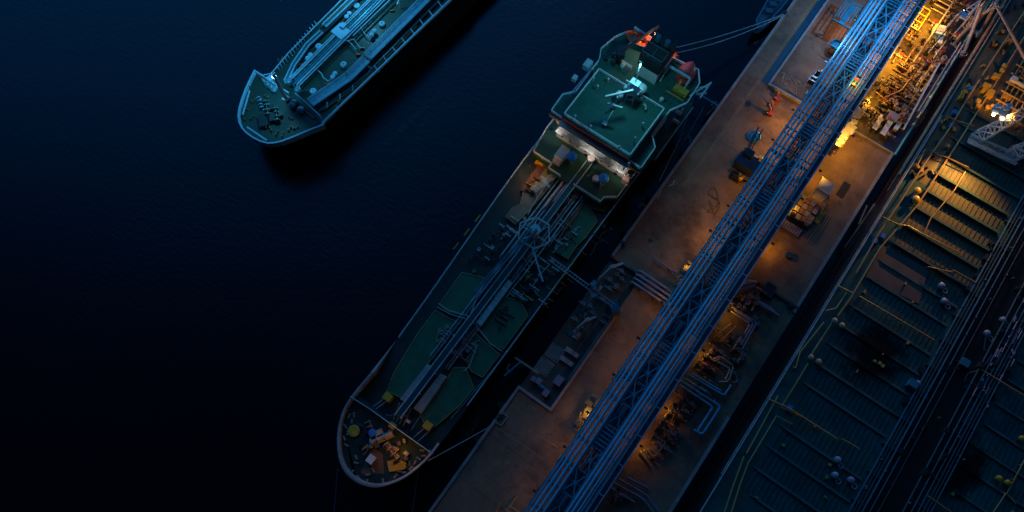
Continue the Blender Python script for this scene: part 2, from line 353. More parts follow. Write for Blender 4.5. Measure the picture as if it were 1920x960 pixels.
while y<BY1:
    b.box((4.55,y,BZ+.5),(9.4,.25,.28));b.box((4.55,y,BZ-1.93),(9.2,.25,.28))
    for x in(.1,3.3,6.0,9.0): b.beam((x,y,BZ+.6),(x,y,BZ-1.8),.2)
    for x in(.1,9.0):b.beam((x,y,BZ+.6),(x,y+5,BZ-1.8),.16)
    y+=5
b.build('cross_beam',m_truss,pb)
b=MB();y=BY0+1;k=0
while y<BY1:
    m=k%4
    if m in(0,1):
        b.beam((3.4,y,BZ+.8),(5.9,y+5,BZ+.8),.22);b.beam((5.9,y,BZ+.86),(3.4,y+5,BZ+.86),.22);b.cyl((4.65,y+2.5,BZ+.7),.4,.25,10)
        b.beam((3.4,y+2.5,BZ+.72),(5.9,y+2.5,BZ+.72),.13)
    elif m==2:
        for j in range(1,6): b.beam((3.4,y+j*.83,BZ+.8),(5.9,y+j*.83,BZ+.8),.3,.1)
    else:
        b.beam((3.4,y,BZ+.8),(4.65,y+2.5,BZ+.8),.14);b.beam((4.65,y+2.5,BZ+.8),(5.9,y,BZ+.8),.14);b.beam((4.65,y+2.5,BZ+.78),(4.65,y+5,BZ+.78),.14)
        for j in range(3): b.beam((3.9+j*.5,y+2.7,BZ+.7),(3.9+j*.5,y+5,BZ+.7),.1)
    y+=5;k+=1
b.build('plan_bracing',M('bracing_blue_paint',(.03,.28,.42),.4,.1,var=.2,coat=.4),pb)
b=MB();y=BY0+1
random.seed(3)
while y<BY1:
    if random.random()<.75:b.box((4.65,y+2.5,BZ-1.7),(2.3,4.4,.06))
    for xx in(3.7,5.6):b.beam((xx,y,BZ-.9),(xx,y+5,BZ-.9),.2)
    b.beam((3.4,y+1.6,BZ-1.2),(5.9,y+1.6,BZ-1.2),.2);b.beam((3.4,y+3.4,BZ-1.2),(5.9,y+3.4,BZ-1.2),.16)
    y+=5
b.build('lower_deck_plate',m_trussd,pb)
# walkway on the east side with rails
b=MB();b.box((9.75,(BY0+BY1)/2,BZ-.1),(1.1,BY1-BY0,.08));b.build('walkway',m_trussd,pb)
b=MB();b.rail([(9.25,BY0,BZ),(9.25,BY1,BZ)],1.1,.07,4,mid=False);b.rail([(10.3,BY0,BZ),(10.3,BY1,BZ)],1.1,.09,4,mid=True)
y=BY0
while y<BY1:
    b.box((9.8,y,BZ+1.12),(1.1,.16,.1))
    y+=6.5
b.build('walkway_rail',M('galvanised_blue_rail',(.22,.42,.60),.45,.1,coat=.2),pb)
y=BY0+6
while y<BY1:
    b=MB()
    for x in(.1,9.0): b.box((x,y,(PZ+BZ-2)/2),(.5,.5,BZ-2-PZ));b.base((x,y,PZ),(1.1,1.1,.3))
    b.beam((.1,y,BZ-2.4),(9,y,BZ-2.4),.4);b.beam((.3,y,PZ+.5),(8.8,y,BZ-2.5),.2);b.beam((8.8,y,PZ+.5),(.3,y,BZ-2.5),.2)
    b.build('trestle_leg',m_trussd,pb);y+=20
# junction boxes hanging on the bridge
b=MB()
for px,py in((1605,150),(1600,160)):
    p=P(px,py,BZ+1.4);b.base((p.x,p.y,BZ+1.3),(.9,.5,.5))
b.build('junction_box',m_orange,pb)
lamp(0,0,0,260,SOD,'small orange lit lamp on top of the pipe bridge near its upper end',xyz=(P(1603,155,13.4).x,P(1603,155,13.4).y+1,14.2),name='bridge_lamp',r=.15)
lamp(0,0,0,15000,(.16,.5,1),'bright lamp on the pipe bridge at the top edge',kind='cool',xyz=(P(1623,8,17).x,P(1623,8,17).y,23.5),name='bridge_lamp',r=.3)
b=MB();p=P(1623,8,17);b.beam((p.x,p.y,BZ+.6),(p.x,p.y,23.6),.2);b.build('lamp_post',m_truss,pb)
# cladding pieces (pale lagging) lying beside the bridge
m_lag=M('weathered_lagging_sheet',(.15,.14,.12),.8)
def lag(px,py,L_,label,x=None,mat=m_lag,wk=1.):
    random.seed(int(px));p=P(px,py,PZ+3);x=p.x if x is None else x;t_=thing('pipe_lagging',label,'pipe lagging',(x,p.y,PZ))
    b=MB();n=int(L_/1.1)
    for i in range(n):
        y=p.y-L_/2+i*L_/n;b.box((x+random.uniform(-.35,.35),y,PZ+3.4+random.uniform(-.6,.4)),(random.uniform(.5,1.5)*wk,random.uniform(.9,1.6),.25),random.uniform(-.4,.4))
    b.build('insulation_sheet',mat,t_)
    b=MB()
    for i in range(4): b.beam((x-.5+i*.45,p.y-L_/2,PZ+2.7),(x-.5+i*.45,p.y+L_/2,PZ+2.7+.2*(i%2)),.12)
    for i in range(n): b.beam((x-.7,p.y-L_/2+i*1.1,PZ+2.8),(x+.9,p.y-L_/2+i*1.1,PZ+2.8),.1)
    for i in(-1,1): b.beam((x,p.y+i*L_*.4,PZ),(x,p.y+i*L_*.4,PZ+2.7),.25)
    b.build('support_frame',m_yellow,t_)
lag(1103,775,8,'ragged pale sheet lagging left of the pipe bridge in the lower half',x=-1.1)
lag(1285,512,6,'narrow pale lagging strip just above the four crossing pipes',x=-.5)
lag(1592,235,11,'bright ragged white lagging on yellow frame right of the pipe bridge',x=11.7,mat=m_canvas,wk=1.7)
# ------------------------------------------------ ship helpers
def hull(par,outline,zt,inset,zc,mat=m_black,zb=-1.5,red=1.2):
    # outline: deck edge polygon; lower rings pulled towards centre zc(x) by inset function
    rings=[];zs=[zt,zt*.55,red,0.1,zb]
    for k,z in enumerate(zs):
        f=k/(len(zs)-1);rings.append([Vector((p.x+(zc.x-p.x)*inset(p)*f**.8,p.y+(zc.y-p.y)*inset(p)*f**.8,z)) for p in outline])
    def mk(a,b_,nm,mt):
        b=MB();n=len(outline)
        for r_ in rings[a:b_+1]:b.v+=r_
        for i in range(b_-a):
            for k in range(n): b.f.append((i*n+k,i*n+(k+1)%n,(i+1)*n+(k+1)%n,(i+1)*n+k))
        return b.build(nm,mt,par,True)
    mk(0,2,'hull',mat);mk(2,4,'boot_topping',m_red)
def smoothpoly(pts,it=2,closed=True):
    for _ in range(it):
        q=[];n=len(pts)
        rng=range(n) if closed else range(n-1)
        if not closed:q.append(pts[0])
        for i in rng:
            a,b_=pts[i],pts[(i+1)%n];q+=[a.lerp(b_,.25),a.lerp(b_,.75)]
        if not closed:q.append(pts[-1])
        pts=q
    return pts
def mushroom(b,p,r,h):
    b.cyl(p,r*.45,h*.75,10);b.lathe(Vector(p)+Vector((0,0,h*.65)),[(r*.5,0),(r,.05),(r,.3*h),(r*.6,.4*h),(0,.42*h)],14)
def bitts(b,p,rz=0,s=1.):
    d=Vector((math.cos(rz),math.sin(rz),0))
    b.box(Vector(p)+Vector((0,0,.08)),(1.5*s,.6*s,.16),rz)
    for k in(-1,1):
        q=Vector(p)+d*k*.45*s;b.lathe(q,[(.2*s,0),(.18*s,.55*s),(.26*s,.6*s),(.24*s,.72*s),(0,.75*s)],10)
def winch(par,p,rz,s=1.,mat=m_whiteblue,dm=m_dark):
    p=Vector(p);u=Vector((math.cos(rz),math.sin(rz),0));b=MB()
    for k in(-1.6,-.6,.6,1.6):
        c0=p+u*k*s+Vector((0,0,.75*s));b.tube([c0-u*.06*s,c0+u*.06*s],.72*s,14)
    b.box(p+Vector((0,0,.12)),(4.0*s,1.2*s,.24),rz);b.build('winch_drum_flange',mat,par,True)
    b=MB();b.tube([p-u*1.9*s+Vector((0,0,.75*s)),p+u*1.9*s+Vector((0,0,.75*s))],.34*s,12);v=Vector((-u.y,u.x,0))
    b.box(p+v*.95*s+Vector((0,0,.5*s)),(1.2*s,.8*s,1.*s),rz);b.build('winch_barrel',dm,par,True)
# ------------------------------------------------ middle tanker (ship B)
D=7.0
sb=thing('tanker_ship','green-decked coastal tanker with white bridge house moored along the left of the pier','ship',(-31,40,0))
B_out=smoothpoly([Vector(p) for p in[(-31.6,-9.6,D),(-34.9,-7.6,D),(-37.2,-4.6,D),(-38.8,-1,D),(-39.2,5,D),(-39.9,15,D),(-40.3,26,D),(-41.2,42,D),(-42.2,60,D),(-42.4,80,D),(-42.4,90,D),(-41.4,97,D),(-39.5,100.3,D),(-31,101,D),(-22.8,100.4,D),(-20.4,98,D),(-19.4,90,D),(-20,70,D),(-20.2,40,D),(-20.3,14,D),(-20.4,3,D),(-22,-4,D),(-24.6,-7.8,D),(-28,-9.6,D)]],2)
hull(sb,B_out,D,lambda p:max(0,min(1,(12-p.y)/30))*.55,Vector((-31,12,0)))
b=MB();b.prism([(p.x,p.y) for p in B_out],D-.3,D);b.build('main_deck',m_dkgreen,sb)
# forecastle, flared bulwark with a pale rim
fc=[p for p in B_out if p.y<4.0]
fc_l=sorted([p for p in fc if p.x<-31],key=lambda p:-p.y);fc_r=sorted([p for p in fc if p.x>=-31],key=lambda p:p.y)
fp=fc_l+fc_r
b=MB();b.prism([((p.x+31)*.985-31,(p.y-4)*.985+4) for p in fp],D,D+1.8);b.build('forecastle_deck',m_dkgreen,sb)
rimp=smoothpoly([Vector(q) for q in ((-20.1,4.6,10),(-20.1,1,10),(-21.4,-4.2,10),(-24,-8.1,10),(-26.5,-9.7,10),(-29.5,-10.3,10),(-32.4,-9.8,10),(-35.2,-7.8,10),(-37.6,-4.8,10),(-39.3,-1.2,10),(-39.6,3,10),(-39.3,8,10))],2,False)
b=MB();n=len(rimp)
for k,(s_,z) in enumerate(((.95,D-1.5),(1.0,D+2.9),(.985,D+3.0),(.95,D+2.9),(.935,D+1.5))): b.v+=[Vector(((p.x+30)*s_-30,(p.y-4)*s_+4,z)) for p in rimp]
for i in range(4):
    for k in range(n-1): b.f.append((i*n+k,i*n+k+1,(i+1)*n+k+1,(i+1)*n+k))
b.build('bow_bulwark',m_pink,sb,True)
# wedge where the bulwark tapers back to the deck edge
for sx,ys,nm in((-1,16,'port'),):
    x0=-39.3 if sx<0 else -20.7
    b=MB();b.v=[Vector(v) for v in((x0+.1,7.6,D-.5),(x0-.1,7.6,D+2.9),(x0+.5,7.6,D+2.9),(x0-.7,ys,D),(x0+.5,7.6,D))];b.f=[(0,1,3),(1,2,3),(2,4,3),(0,4,2,1),(0,3,4)];b.build('bulwark_wedge',m_pink,sb)
b=MB();side_l=[p for p in B_out if 15<p.y<101 and p.x<-35];side_l.sort(key=lambda p:p.y);side_r=[p for p in B_out if 11<p.y<101 and p.x>-27];side_r.sort(key=lambda p:p.y)
b.rail([Vector((p.x+.15,p.y,D)) for p in side_l],1.15,.075,2.4);b.rail([Vector((p.x-.15,p.y,D)) for p in side_r],1.15,.085,2.4)
b.build('side_railing',m_whiteblue,sb)
b=MB()
for px,py in((908,418),(889,445),(869,471)): p=P(px,py,D+1.1);b.box((-42.05,p.y,D+1.1),(.22,1.9,.3))
for px,py in((1065,524),(1047,548),(1085,500)): p=P(px,py,D+1.1);b.box((-20.2,p.y,D+1.1),(.22,2.,.3))
b.build('yellow_rail_marking',m_yellow,sb)
# deck panels with pale yellow edges
panels=[[(1014,300),(1029,288),(1041,321),(1038,342),(990,397),(966,421),(948,407),(960,391),(976,382),(981,361),(1002,333)],
[(1095,355),(1142,382),(1133,396),(1108,391),(1120,415),(1099,444),(1080,463),(1065,486),(1041,472),(1059,427),(1084,391)],
[(866,511),(907,521),(900,555),(875,594),(842,585),(823,572)],
[(816,582),(842,597),(867,606),(848,626),(822,655),(800,686),(775,735),(758,748),(726,734),(737,702),(770,647),(783,626)],
[(924,565),(941,556),(976,565),(990,592),(944,655),(918,643),(895,611)],
[(886,620),(912,644),(937,665),(905,708),(883,696),(873,675),(889,655),(879,637)],
[(836,716),(850,690),(873,690),(889,728),(860,762),(816,800),(800,803),(787,775),(812,745)]]
for i,pl in enumerate(panels):
    w=PP(pl,D+.55);b=MB();b.prism([(p.x,p.y) for p in w],D+.01,D+.55)
    o=b.build('raised_deck_panel',m_green2 if i else M('tan_deck_panel',(.20,.19,.12),.5,var=.25,coat=.2,dirt=(.06,.09,.06)),sb)
    b=MB();b.tube([(p.x,p.y,D+.58) for p in w],.1,5,True);b.build('panel_edge_coaming',m_ypipe,o)
# brown strip & yellow aft port corner
b=MB();w=PP([(1018,296),(1009,309),(976,357),(985,362),(1026,310)],D+.6);b.prism([(p.x,p.y) for p in w],D+.02,D+.7);b.build('brown_deck_strip',M('brown_deck_coating',(.13,.05,.04),.6),sb)
b=MB();w=PP([(1022,280),(1036,286),(1020,312),(1002,305)],D+.75);b.prism([(p.x,p.y) for p in w],D+.02,D+.78);b.build('yellow_deck_hatch',m_yellow,sb)
# central catwalk and cargo pipes
b=MB();b.box((-29.8,37,D+2.2),(1.3,66,.12));b.build('catwalk',m_teal,sb)
b=MB();b.rail([(-30.45,4,D+2.26),(-30.45,70,D+2.26)],1.,.06,2.5);b.rail([(-29.15,4,D+2.26),(-29.15,70,D+2.26)],1.,.06,2.5)
for y in range(5,70,5):
    for x in(-30.4,-29.2):b.beam((x,y,D),(x,y,D+2.2),.16)
b.build('catwalk_rail',m_whiteblue,sb)
ix=0
for x,z,r,y0,y1,mt in((-31.6,1.,.22,17,70,m_purple),(-32.3,.9,.16,17,66,m_whiteblue),(-28.3,1.,.22,17,70,m_purple),(-27.8,.9,.16,17,70,m_whiteblue),(-33.2,1.1,.14,42,70,m_whiteblue),(-26.9,1.1,.15,40,70,m_whiteblue),(-26.3,1.,.13,50,72,m_pink),(-31.9,1.5,.3,56,72,m_pink),(-31.1,1.6,.22,58,72,m_pink)):
    b=MB();b.tube([(x,y0,D+.3),(x,y0+.6,D+z),(x,y1,D+z)],r,10)
    y=y0+3
    while y<y1-1: b.tube([(x,y,D+z),(x,y+.2,D+z)],r*1.35,10);b.beam((x,y+.1,D),(x,y+.1,D+z),.12);y+=5.5
    b.build('cargo_pipe',mt,sb,True)
# long pale covers flanking the catwalk
def cover(pts,z,h,mat,nm='pipe_cover'):
    w=PP(pts,z+h);b=MB();b.prism([(p.x,p.y) for p in w],z,z+h);o=b.build(nm,mat,sb)
    c0=sum(w,Vector())/len(w);b=MB()
    a_=w[0].lerp(w[1],.5);d_=w[2].lerp(w[3],.5)
    for k in range(1,9):
        q=a_.lerp(d_,k/9);b.beam(w[0].lerp(w[3],k/9)+Vector((0,0,.03)),w[1].lerp(w[2],k/9)+Vector((0,0,.03)),.08)
    b.build('cover_rib',mat,o)
cover([(953,524),(961,531),(902,611),(893,604)],D,1.6,m_whiteblue)
cover([(801,682),(809,687),(765,757),(750,748)],D,1.5,m_pink)
cover([(826,700),(838,706),(790,775),(775,765)],D,1.5,m_pink)
# cross rails / coaming lines between panels
b=MB()
for pts in([(820,578),(845,592),(878,602),(900,615)],[(823,572),(842,585),(876,594),(885,612)],[(893,614),(920,648),(942,661)],[(982,488),(993,505),(960,545),(950,560)],[(1000,478),(1030,500),(1010,520)],[(895,650),(880,690),(870,698)],[(1082,335),(1120,360),(1130,368)],[(880,600),(895,560),(960,480)],[(1035,335),(1010,370),(990,405)]):
    b.rail([P(a_,c_,D) for a_,c_ in pts],1.3,.06,2.2,mid=False)
b.build('deck_railing',m_whiteblue,sb)
# manifold amidships and valve clusters
def vclus(cx,cy,n,sx,sy,seed,mats=(m_pink,m_cream,m_whiteblue,m_redbright),z=D):
    random.seed(seed);c0=P(cx,cy,z);bs={}
    for i in range(n):
        m_=mats[min(len(mats)-1,int(random.random()**1.5*len(mats)))];b=bs.setdefault(m_.name,(MB(),m_))[0]
        x=c0.x+random.uniform(-sx,sx);y=c0.y+random.uniform(-sy,sy);k=random.random()
        if k<.5:
            l_=random.uniform(1,2.6);b.tube([(x-l_/2,y,z+.9),(x+l_/2,y,z+.9)],.12,8)
            for q_ in(-.5,0,.5):b.tube([(x+l_*q_-.06,y,z+.9),(x+l_*q_+.06,y,z+.9)],.24,8)
        elif k<.75:
            b.tube([(x,y-1,z+.7),(x,y+1,z+.7),(x+.5,y+1.3,z+.7)],.1,8);b.cyl((x,y,z),.12,1.4,8);b.torus((x,y,z+1.5),.3,.04)
        else:
            b.cyl((x,y,z),.2,1.1,8);b.torus((x,y,z+1.25),.35,.05)
    for b,m_ in bs.values(): b.build('valve_cluster',m_,sb,True)
vclus(837,632,14,1.8,1.8,1,(m_pink,m_cream));vclus(866,652,16,1.8,2,2,(m_pink,m_pink,m_redbright));vclus(1050,450,22,2.,3.5,3,(m_whiteblue,m_redbright,m_dark))
vclus(960,430,18,2.6,4,4,(m_whiteblue,m_dark,m_dark));vclus(985,520,22,2.6,5,5,(m_whiteblue,m_dark,m_dark,m_redbright));vclus(905,480,16,2,4,6,(m_dark,m_dark,m_whiteblue,m_yellow));vclus(985,545,10,1.8,2.5,8,(m_dark,m_yellow,m_whiteblue))
vclus(1062,385,18,1.2,4,7,(m_pink,m_dark,m_redbright));vclus(1000,350,10,1,2,9,(m_dark,m_yellow))
vclus(1120,455,12,1.5,4,10,(m_dark,));vclus(1030,540,22,3,5,11,(m_dark,m_dark,m_whiteblue,m_redbright));vclus(940,600,10,1,2,12,(m_dark,))
vclus(1085,330,10,1.,2,14,(m_pink,m_cream))
b=MB();b.tube([P(a_,c_,D+1.2) for a_,c_ in((1077,355),(1092,382),(1082,402),(1064,425),(1045,452))],.17,8);b.build('red_hose',m_redbright,sb,True)
b=MB();b.tube([P(a_,c_,D+1.2) for a_,c_ in((1055,435),(1060,415),(1072,405))],.14,8);b.build('red_hose',m_redbright,sb,True)
# hose crane with octagonal platform amidships
cp=P(1003,433,D+5)
b=MB();b.cyl((cp.x,cp.y,D),.9,5,16,.75);b.cyl((cp.x,cp.y,D+5),1.15,.9,16);b.build('crane_pedestal',m_whiteblue,sb,True)
w=PP([(975,421),(1005,410),(1029,424),(1029,457),(1002,469),(972,451)],D+3);b=MB();b.rail([p for p in w],1.,.09,3,closed=True);
for p in w:b.beam(p,(cp.x,cp.y,D+3),.18);b.beam(p,(p.x,p.y,D),.16)
b.build('crane_platform_rail',m_whiteblue,sb)
b=MB();e1=P(889,548,D+3.5);c1=Vector((cp.x,cp.y,D+6.2));s1=Vector((.35,.2,0));b.beam(c1+s1,e1+s1*.5,.35,.5);b.beam(c1-s1*2,e1-s1*.5,.3,.4)
for k in range(9):
    a_=c1.lerp(e1,k/9);b.beam(a_-s1*2,a_+s1,.12)
b.build('crane_boom',m_teal if False else M('teal_crane_paint',(.08,.20,.25),.45,coat=.4),sb)
b=MB();e1=P(1018,528,D+3);b.beam((cp.x+1.5,cp.y-3,D+4),e1,.3,.3);b.build('derrick_arm',m_whiteblue,sb)
# foremast platform, breakwater
br=[P(a_,c_,D+1.8) for a_,c_ in((660,746),(695,768),(746,805),(812,852))]
b=MB()
for a_,c_ in zip(br,br[1:]):b.beam(a_+Vector((0,0,.7)),c_+Vector((0,0,.7)),.16,1.4)
b.rail([p for p in br],1.9,.06,2.,mid=False);b.build('breakwater',m_whiteblue,sb)
b=MB()
for px,py,s_ in((728,745,1.5),(803,799,1.5),(737,799,1.2)):
    p=P(px,py,D+1);b.base((p.x,p.y,D+.0),(s_*1.1,s_,1.5+s_*.4))
b.build('yellow_deck_box',m_yellow,sb)
b=MB()
for pts in([(695,768),(722,748),(730,738)],[(701,772),(726,753)],[(775,822),(803,798)],[(785,828),(812,803)]): b.rail([P(a_,c_,D+.6) for a_,c_ in pts],1.,.05,1.3)
b.build('access_ladder_rail',m_pink,sb)
b=MB()
for k in range(4):
    p0=P(750+k*7,754+k*4,D+1.2);p1=P(737+k*6,788+k*4,D+1.2);b.tube([p0,p1],.12,8)
b.build('forward_pipe',M('orange_brown_pipe',(.4,.16,.08),.5),sb,True)
b=MB();b.tube([P(a_,c_,D+1) for a_,c_ in((757,752),(742,775),(732,780),(723,777))],.08,6);b.tube([P(a_,c_,D+1) for a_,c_ in((790,778),(778,795),(770,808))],.08,6);b.build('small_bent_pipe',m_purple,sb,True)
FZ=D+1.8
winch(sb,P(735,848,FZ),R(-15),1.1,m_cream,m_brass);winch(sb,P(716,822,FZ),R(60),1.2,m_pink,m_cream);winch(sb,P(695,806,FZ),R(150),.9,m_pink,m_dark)
b=MB();p=P(664,808,FZ);b.lathe(p,[(1.1,0),(1.15,.5),(.6,.55),(.5,.5),(0,.5)],18);b.build('yellow_rope_drum',m_yellow,sb)
b=MB();p=P(697,862,FZ);b.base(p,(1.4,1.6,1.3));b.build('white_locker',m_white,sb)
b=MB();p=P(700,812,FZ);b.cyl(p,.7,1.4,14);b.build('blue_windlass_motor',m_blue,sb)
b=MB();w=PP([(725,865),(730,885),(758,880),(762,868),(745,860)],FZ+.3);b.prism([(p.x,p.y) for p in w],FZ,FZ+.3);b.build('yellow_chain_platform',m_yellow,sb)
b=MB();w=PP([(700,840),(676,885),(680,890),(720,888),(718,852)],FZ+.05);b.prism([(p.x,p.y) for p in w],FZ+.003,FZ+.05);b.build('chain_track_plate',M('rusty_plate',(.2,.1,.05),.6,dirt=(.05,.04,.03)),sb)
b=MB();random.seed(5)
for px,py in((655,780),(660,790),(664,778),(648,800),(652,812),(646,822),(650,835),(660,885),(672,895),(688,903),(668,858),(668,868),(742,893),(757,886),(770,878),(778,868),(785,860),(795,855),(690,890),(700,882),(768,868),(775,878),(718,902),(792,845),(805,848)):
    bitts(b,P(px,py,FZ),random.uniform(0,3),.62)
b.build('mooring_bitts',m_cream,sb)
random.seed(15)
for k in range(22):
    px,py=random.uniform(668,770),random.uniform(790,885);b=MB();p=P(px,py,FZ)
    if (p.x+31)**2/90+(p.y+2)**2/60>1:continue
    if k%3==0:b.base(p,(random.uniform(.4,1.1),random.uniform(.4,1.),random.uniform(.5,1.2)),random.random()*3)
    elif k%3==1:b.tube([p+Vector((0,0,.4)),p+Vector((random.uniform(-1.8,1.8),random.uniform(-1.8,1.8),.6))],.13,8)
    else:b.lathe(p,[(.3,0),(.3,.7),(.45,.75),(.45,.9),(0,1.)],10)
    b.build('foredeck_fitting',random.choice((m_cream,m_pink,m_brass,m_dark,m_yellow)),sb)
# accommodation
zA=D+2.4; # house front deck
w=[(-42,68.5),(-40,66.2),(-20.6,66.2),(-20.2,70),(-20.2,78),(-42.1,78)]
b=MB();b.prism([(-41.9,71),(-41,64.8),(-36.2,64.8),(-36.2,63.5),(-22.6,63.5),(-22.6,64.8),(-20.4,66.5),(-20.3,78),(-42,78)],D+.01,zA);b.build('house_front_deck',M('shaded_green_deck',(.008,.075,.045),.7,dirt=(.01,.03,.025)),sb)
b=MB();b.rail([(-41.8,78,zA),(-41.8,71,zA),(-40.9,65,zA),(-36.1,65,zA),(-36.1,63.7,zA),(-33,63.7,zA)],1.1,.08,2);b.rail([(-29.6,63.7,zA),(-22.8,63.7,zA),(-22.8,65,zA),(-20.5,66.6,zA),(-20.4,78,zA)],1.1,.08,2);b.build('house_deck_rail',m_white,sb)
# house tiers
b=MB();b.prism([(-39.2,71.2),(-21.9,71.2),(-21.9,88),(-39.2,88)],zA,zA+3.1);b.build('lower_house',m_white,sb)
b=MB();b.prism([(-38.8,72.),(-22.1,72.),(-22.1,88),(-38.8,88)],zA+3.1,zA+6.5);b.build('middle_house',m_white,sb)
zw=zA+6.5   # wing deck
b=MB();b.prism([(-41.6,71.9),(-41.8,76.5),(-40.0,78.6),(-40.2,88),(-41.4,90.5),(-40.6,94.5),(-39.2,97.2),(-38.4,99.2),(-31.2,98.9),(-29.5,97.2),(-21.6,98.2),(-19.6,95.5),(-19.3,90),(-21.3,86.4),(-21.3,79.5),(-19.2,77.4),(-19.1,71.6)],zw,zw+.35);b.build('bridge_wing_deck',m_green,sb)
zr=zw+2.7
b=MB();b.prism([(-38.1,72),(-22.3,72),(-22.3,84.4),(-38.1,84.4)],zw+.35,zr);b.build('wheelhouse',m_white,sb)
b=MB();b.prism([(-38.4,71.5),(-22.,71.5),(-22.,84.7),(-38.4,84.7)],zr,zr+.25);b.build('wheelhouse_roof',m_green,sb)
b=MB();b.box((-30.2,71.4,zr-.45),(16.6,.35,1.0));b.build('red_fascia',m_redbright,sb)
b=MB()
for i in range(14):b.box((-37.5+i*1.12,71.97,zw+1.1),(.9,.1,.8))
b.build('bridge_windows',m_glass,sb)
b=MB()
for i in range(8): b.box((-37.3+i*2.05,71.97,zA+4.9),(.7,.08,.7));b.box((-37.7+i*2.0,71.17,zA+1.6),(.5,.08,.6))
b.build('house_portholes',m_glass,sb)
b=MB();b.box((-30.4,71.3,zA+3.2),(17.6,1.5,.14));b.box((-30.2,71.25,zw+.15),(17,1.5,.14));b.rail([(-38.6,70.6,zw+.2),(-22.2,70.6,zw+.2)],.9,.05,1.5);b.rail([(-38.9,70.65,zA+3.2),(-22,70.65,zA+3.2)],.9,.05,1.5,mid=False);b.build('front_gallery',m_whiteblue,sb)
b=MB()
b.beam((-38.8,72.4,zA+3),(-41.2,72.3,zw-.1),.5);b.beam((-22.2,72.4,zA+3),(-19.8,72.2,zw-.1),.5);b.box((-40.4,71.8,zw-.5),(2.6,.3,.9));b.box((-20.4,71.5,zw-.5),(2.4,.3,.9));b.build('wing_support',m_cream,sb)
b=MB()
for k in range(4):b.box((-21.1+k*.28,70.9-k*.2,zA+3.2-k*.75),(.5,.8,.1))
b.beam((-22,71.2,zA+3.4),(-20.6,70,zA+.4),.12);b.box((-21,70.6,zA+1.1),(1.6,1.,2.1));b.build('side_stair_house',m_pink,sb)
b=MB();b.rail([(-38.2,71.7,zr+.25),(-22.2,71.7,zr+.25),(-22.2,84.5,zr+.25),(-38.2,84.5,zr+.25)],1.1,.085,1.8,closed=True)
b.rail([(-38.4,71.9,zw+.35),(-41.5,72.,zw+.35),(-41.7,76.5,zw+.35),(-39.9,78.6,zw+.35),(-40.1,88,zw+.35),(-41.3,90.5,zw+.35),(-40.5,94.5,zw+.35),(-39.1,97.2,zw+.35)],1.1,.085,2)
b.rail([(-22,71.8,zw+.35),(-19.2,71.7,zw+.35),(-19.3,77.3,zw+.35),(-21.4,79.4,zw+.35),(-21.4,86.4,zw+.35),(-19.4,90,zw+.35),(-19.7,95.5,zw+.35),(-21.6,98.1,zw+.35),(-29.3,97.2,zw+.35)],1.1,.095,2)
b.rail([(-38.3,99.1,zw+.35),(-31.3,98.8,zw+.35)],1.1,.13,2.5);b.rail([(-37,96,zw+.35),(-37,90.5,zw+.35),(-33.5,90.5,zw+.35)],1.1,.09,2)
b.build('upper_deck_railing',M('white_railing_paint',(.85,.88,.88),.5,var=.05),sb)
# roof gear
b=MB()
for px,py in((1078,221),(1166,183),(1201,188),(1169,318),(1178,310),(1107,240),(1160,278),(1205,235),(1190,262),(1150,200),(1120,165),(1112,150),(1140,152)):
    p=P(px,py,zr+.8);p.z=zr+.25;b.cyl(p,.12,1.2,8);b.sph(p+Vector((0,0,1.4)),.26)
b.build('roof_antenna',m_white,sb,True)
b=MB();q0=P(1207,199,zr+.5);b.tube([(q0.x,q0.y,zr),(q0.x,q0.y,zr+1.2),(q0.x+.5,q0.y-.3,zr+1.5),(q0.x+.8,q0.y-.7,zr+1.)],.2,8);b.build('gooseneck_vent',m_white,sb,True)
b=MB();a_=P(1134,233,zr+.5);c_=P(1150,207,zr+.5);b.beam(a_,c_,.1);b.base(a_-Vector((0,0,.3)),(1,.8,.9));b.build('compass_binnacle',m_white,sb)
mt=P(1152,205,zr);b=MB();b.tube([(mt.x,mt.y,zr),(mt.x,mt.y,zr+5)],.18,8);b.beam(P(1139,194,zr+5),P(1167,202,zr+5),.3);b.build('signal_mast',m_white,sb)
# radar mast
rm=P(1178,192,zr+1)
b=MB();q=Vector((rm.x,rm.y+1.,zr))
for dx,dy in((-.9,-.9),(.9,-.9),(.9,.9),(-.9,.9)):b.beam(q+Vector((dx,dy,0)),q+Vector((dx*.4,dy*.4,7.5)),.2)
for z in(1.5,3,4.5,6):
    s_=.9-.54*z/7.5
    for (x0,y0),(x1,y1) in zip(((-1,-1),(1,-1),(1,1),(-1,1)),((1,-1),(1,1),(-1,1),(-1,-1))):b.beam(q+Vector((x0*s_,y0*s_,z)),q+Vector((x1*s_,y1*s_,z+.8)),.1)
b.tube([q+Vector((0,0,7.5)),q+Vector((0,0,15.2-1))],.12,6);b.box(q+Vector((0,0,5)),(3,1.6,.15));b.box(q+Vector((0,0,7.5)),(2,1.4,.15));b.beam(q+Vector((-2.,0,6.4)),q+Vector((2.,0,6.4)),.18);b.build('radar_mast',m_white,sb)
b=MB();pa,pc=P(1135,181,zr+7.6),P(1187,169,zr+7.6);b.beam(pa,pc,.35,.4);b.build('radar_scanner',m_white,sb)
b=MB();
for px,py,r in((1189,157,1.05),(1203,166,1.15),(1162,177,.85),(1175,165,.7)):
    p=P(px,py,zr+2.5);b.cyl((p.x,p.y,zw+.35),.35,zr+2-zw,10);b.sph(p,r)
b.build('satellite_dome',m_white,sb,True)
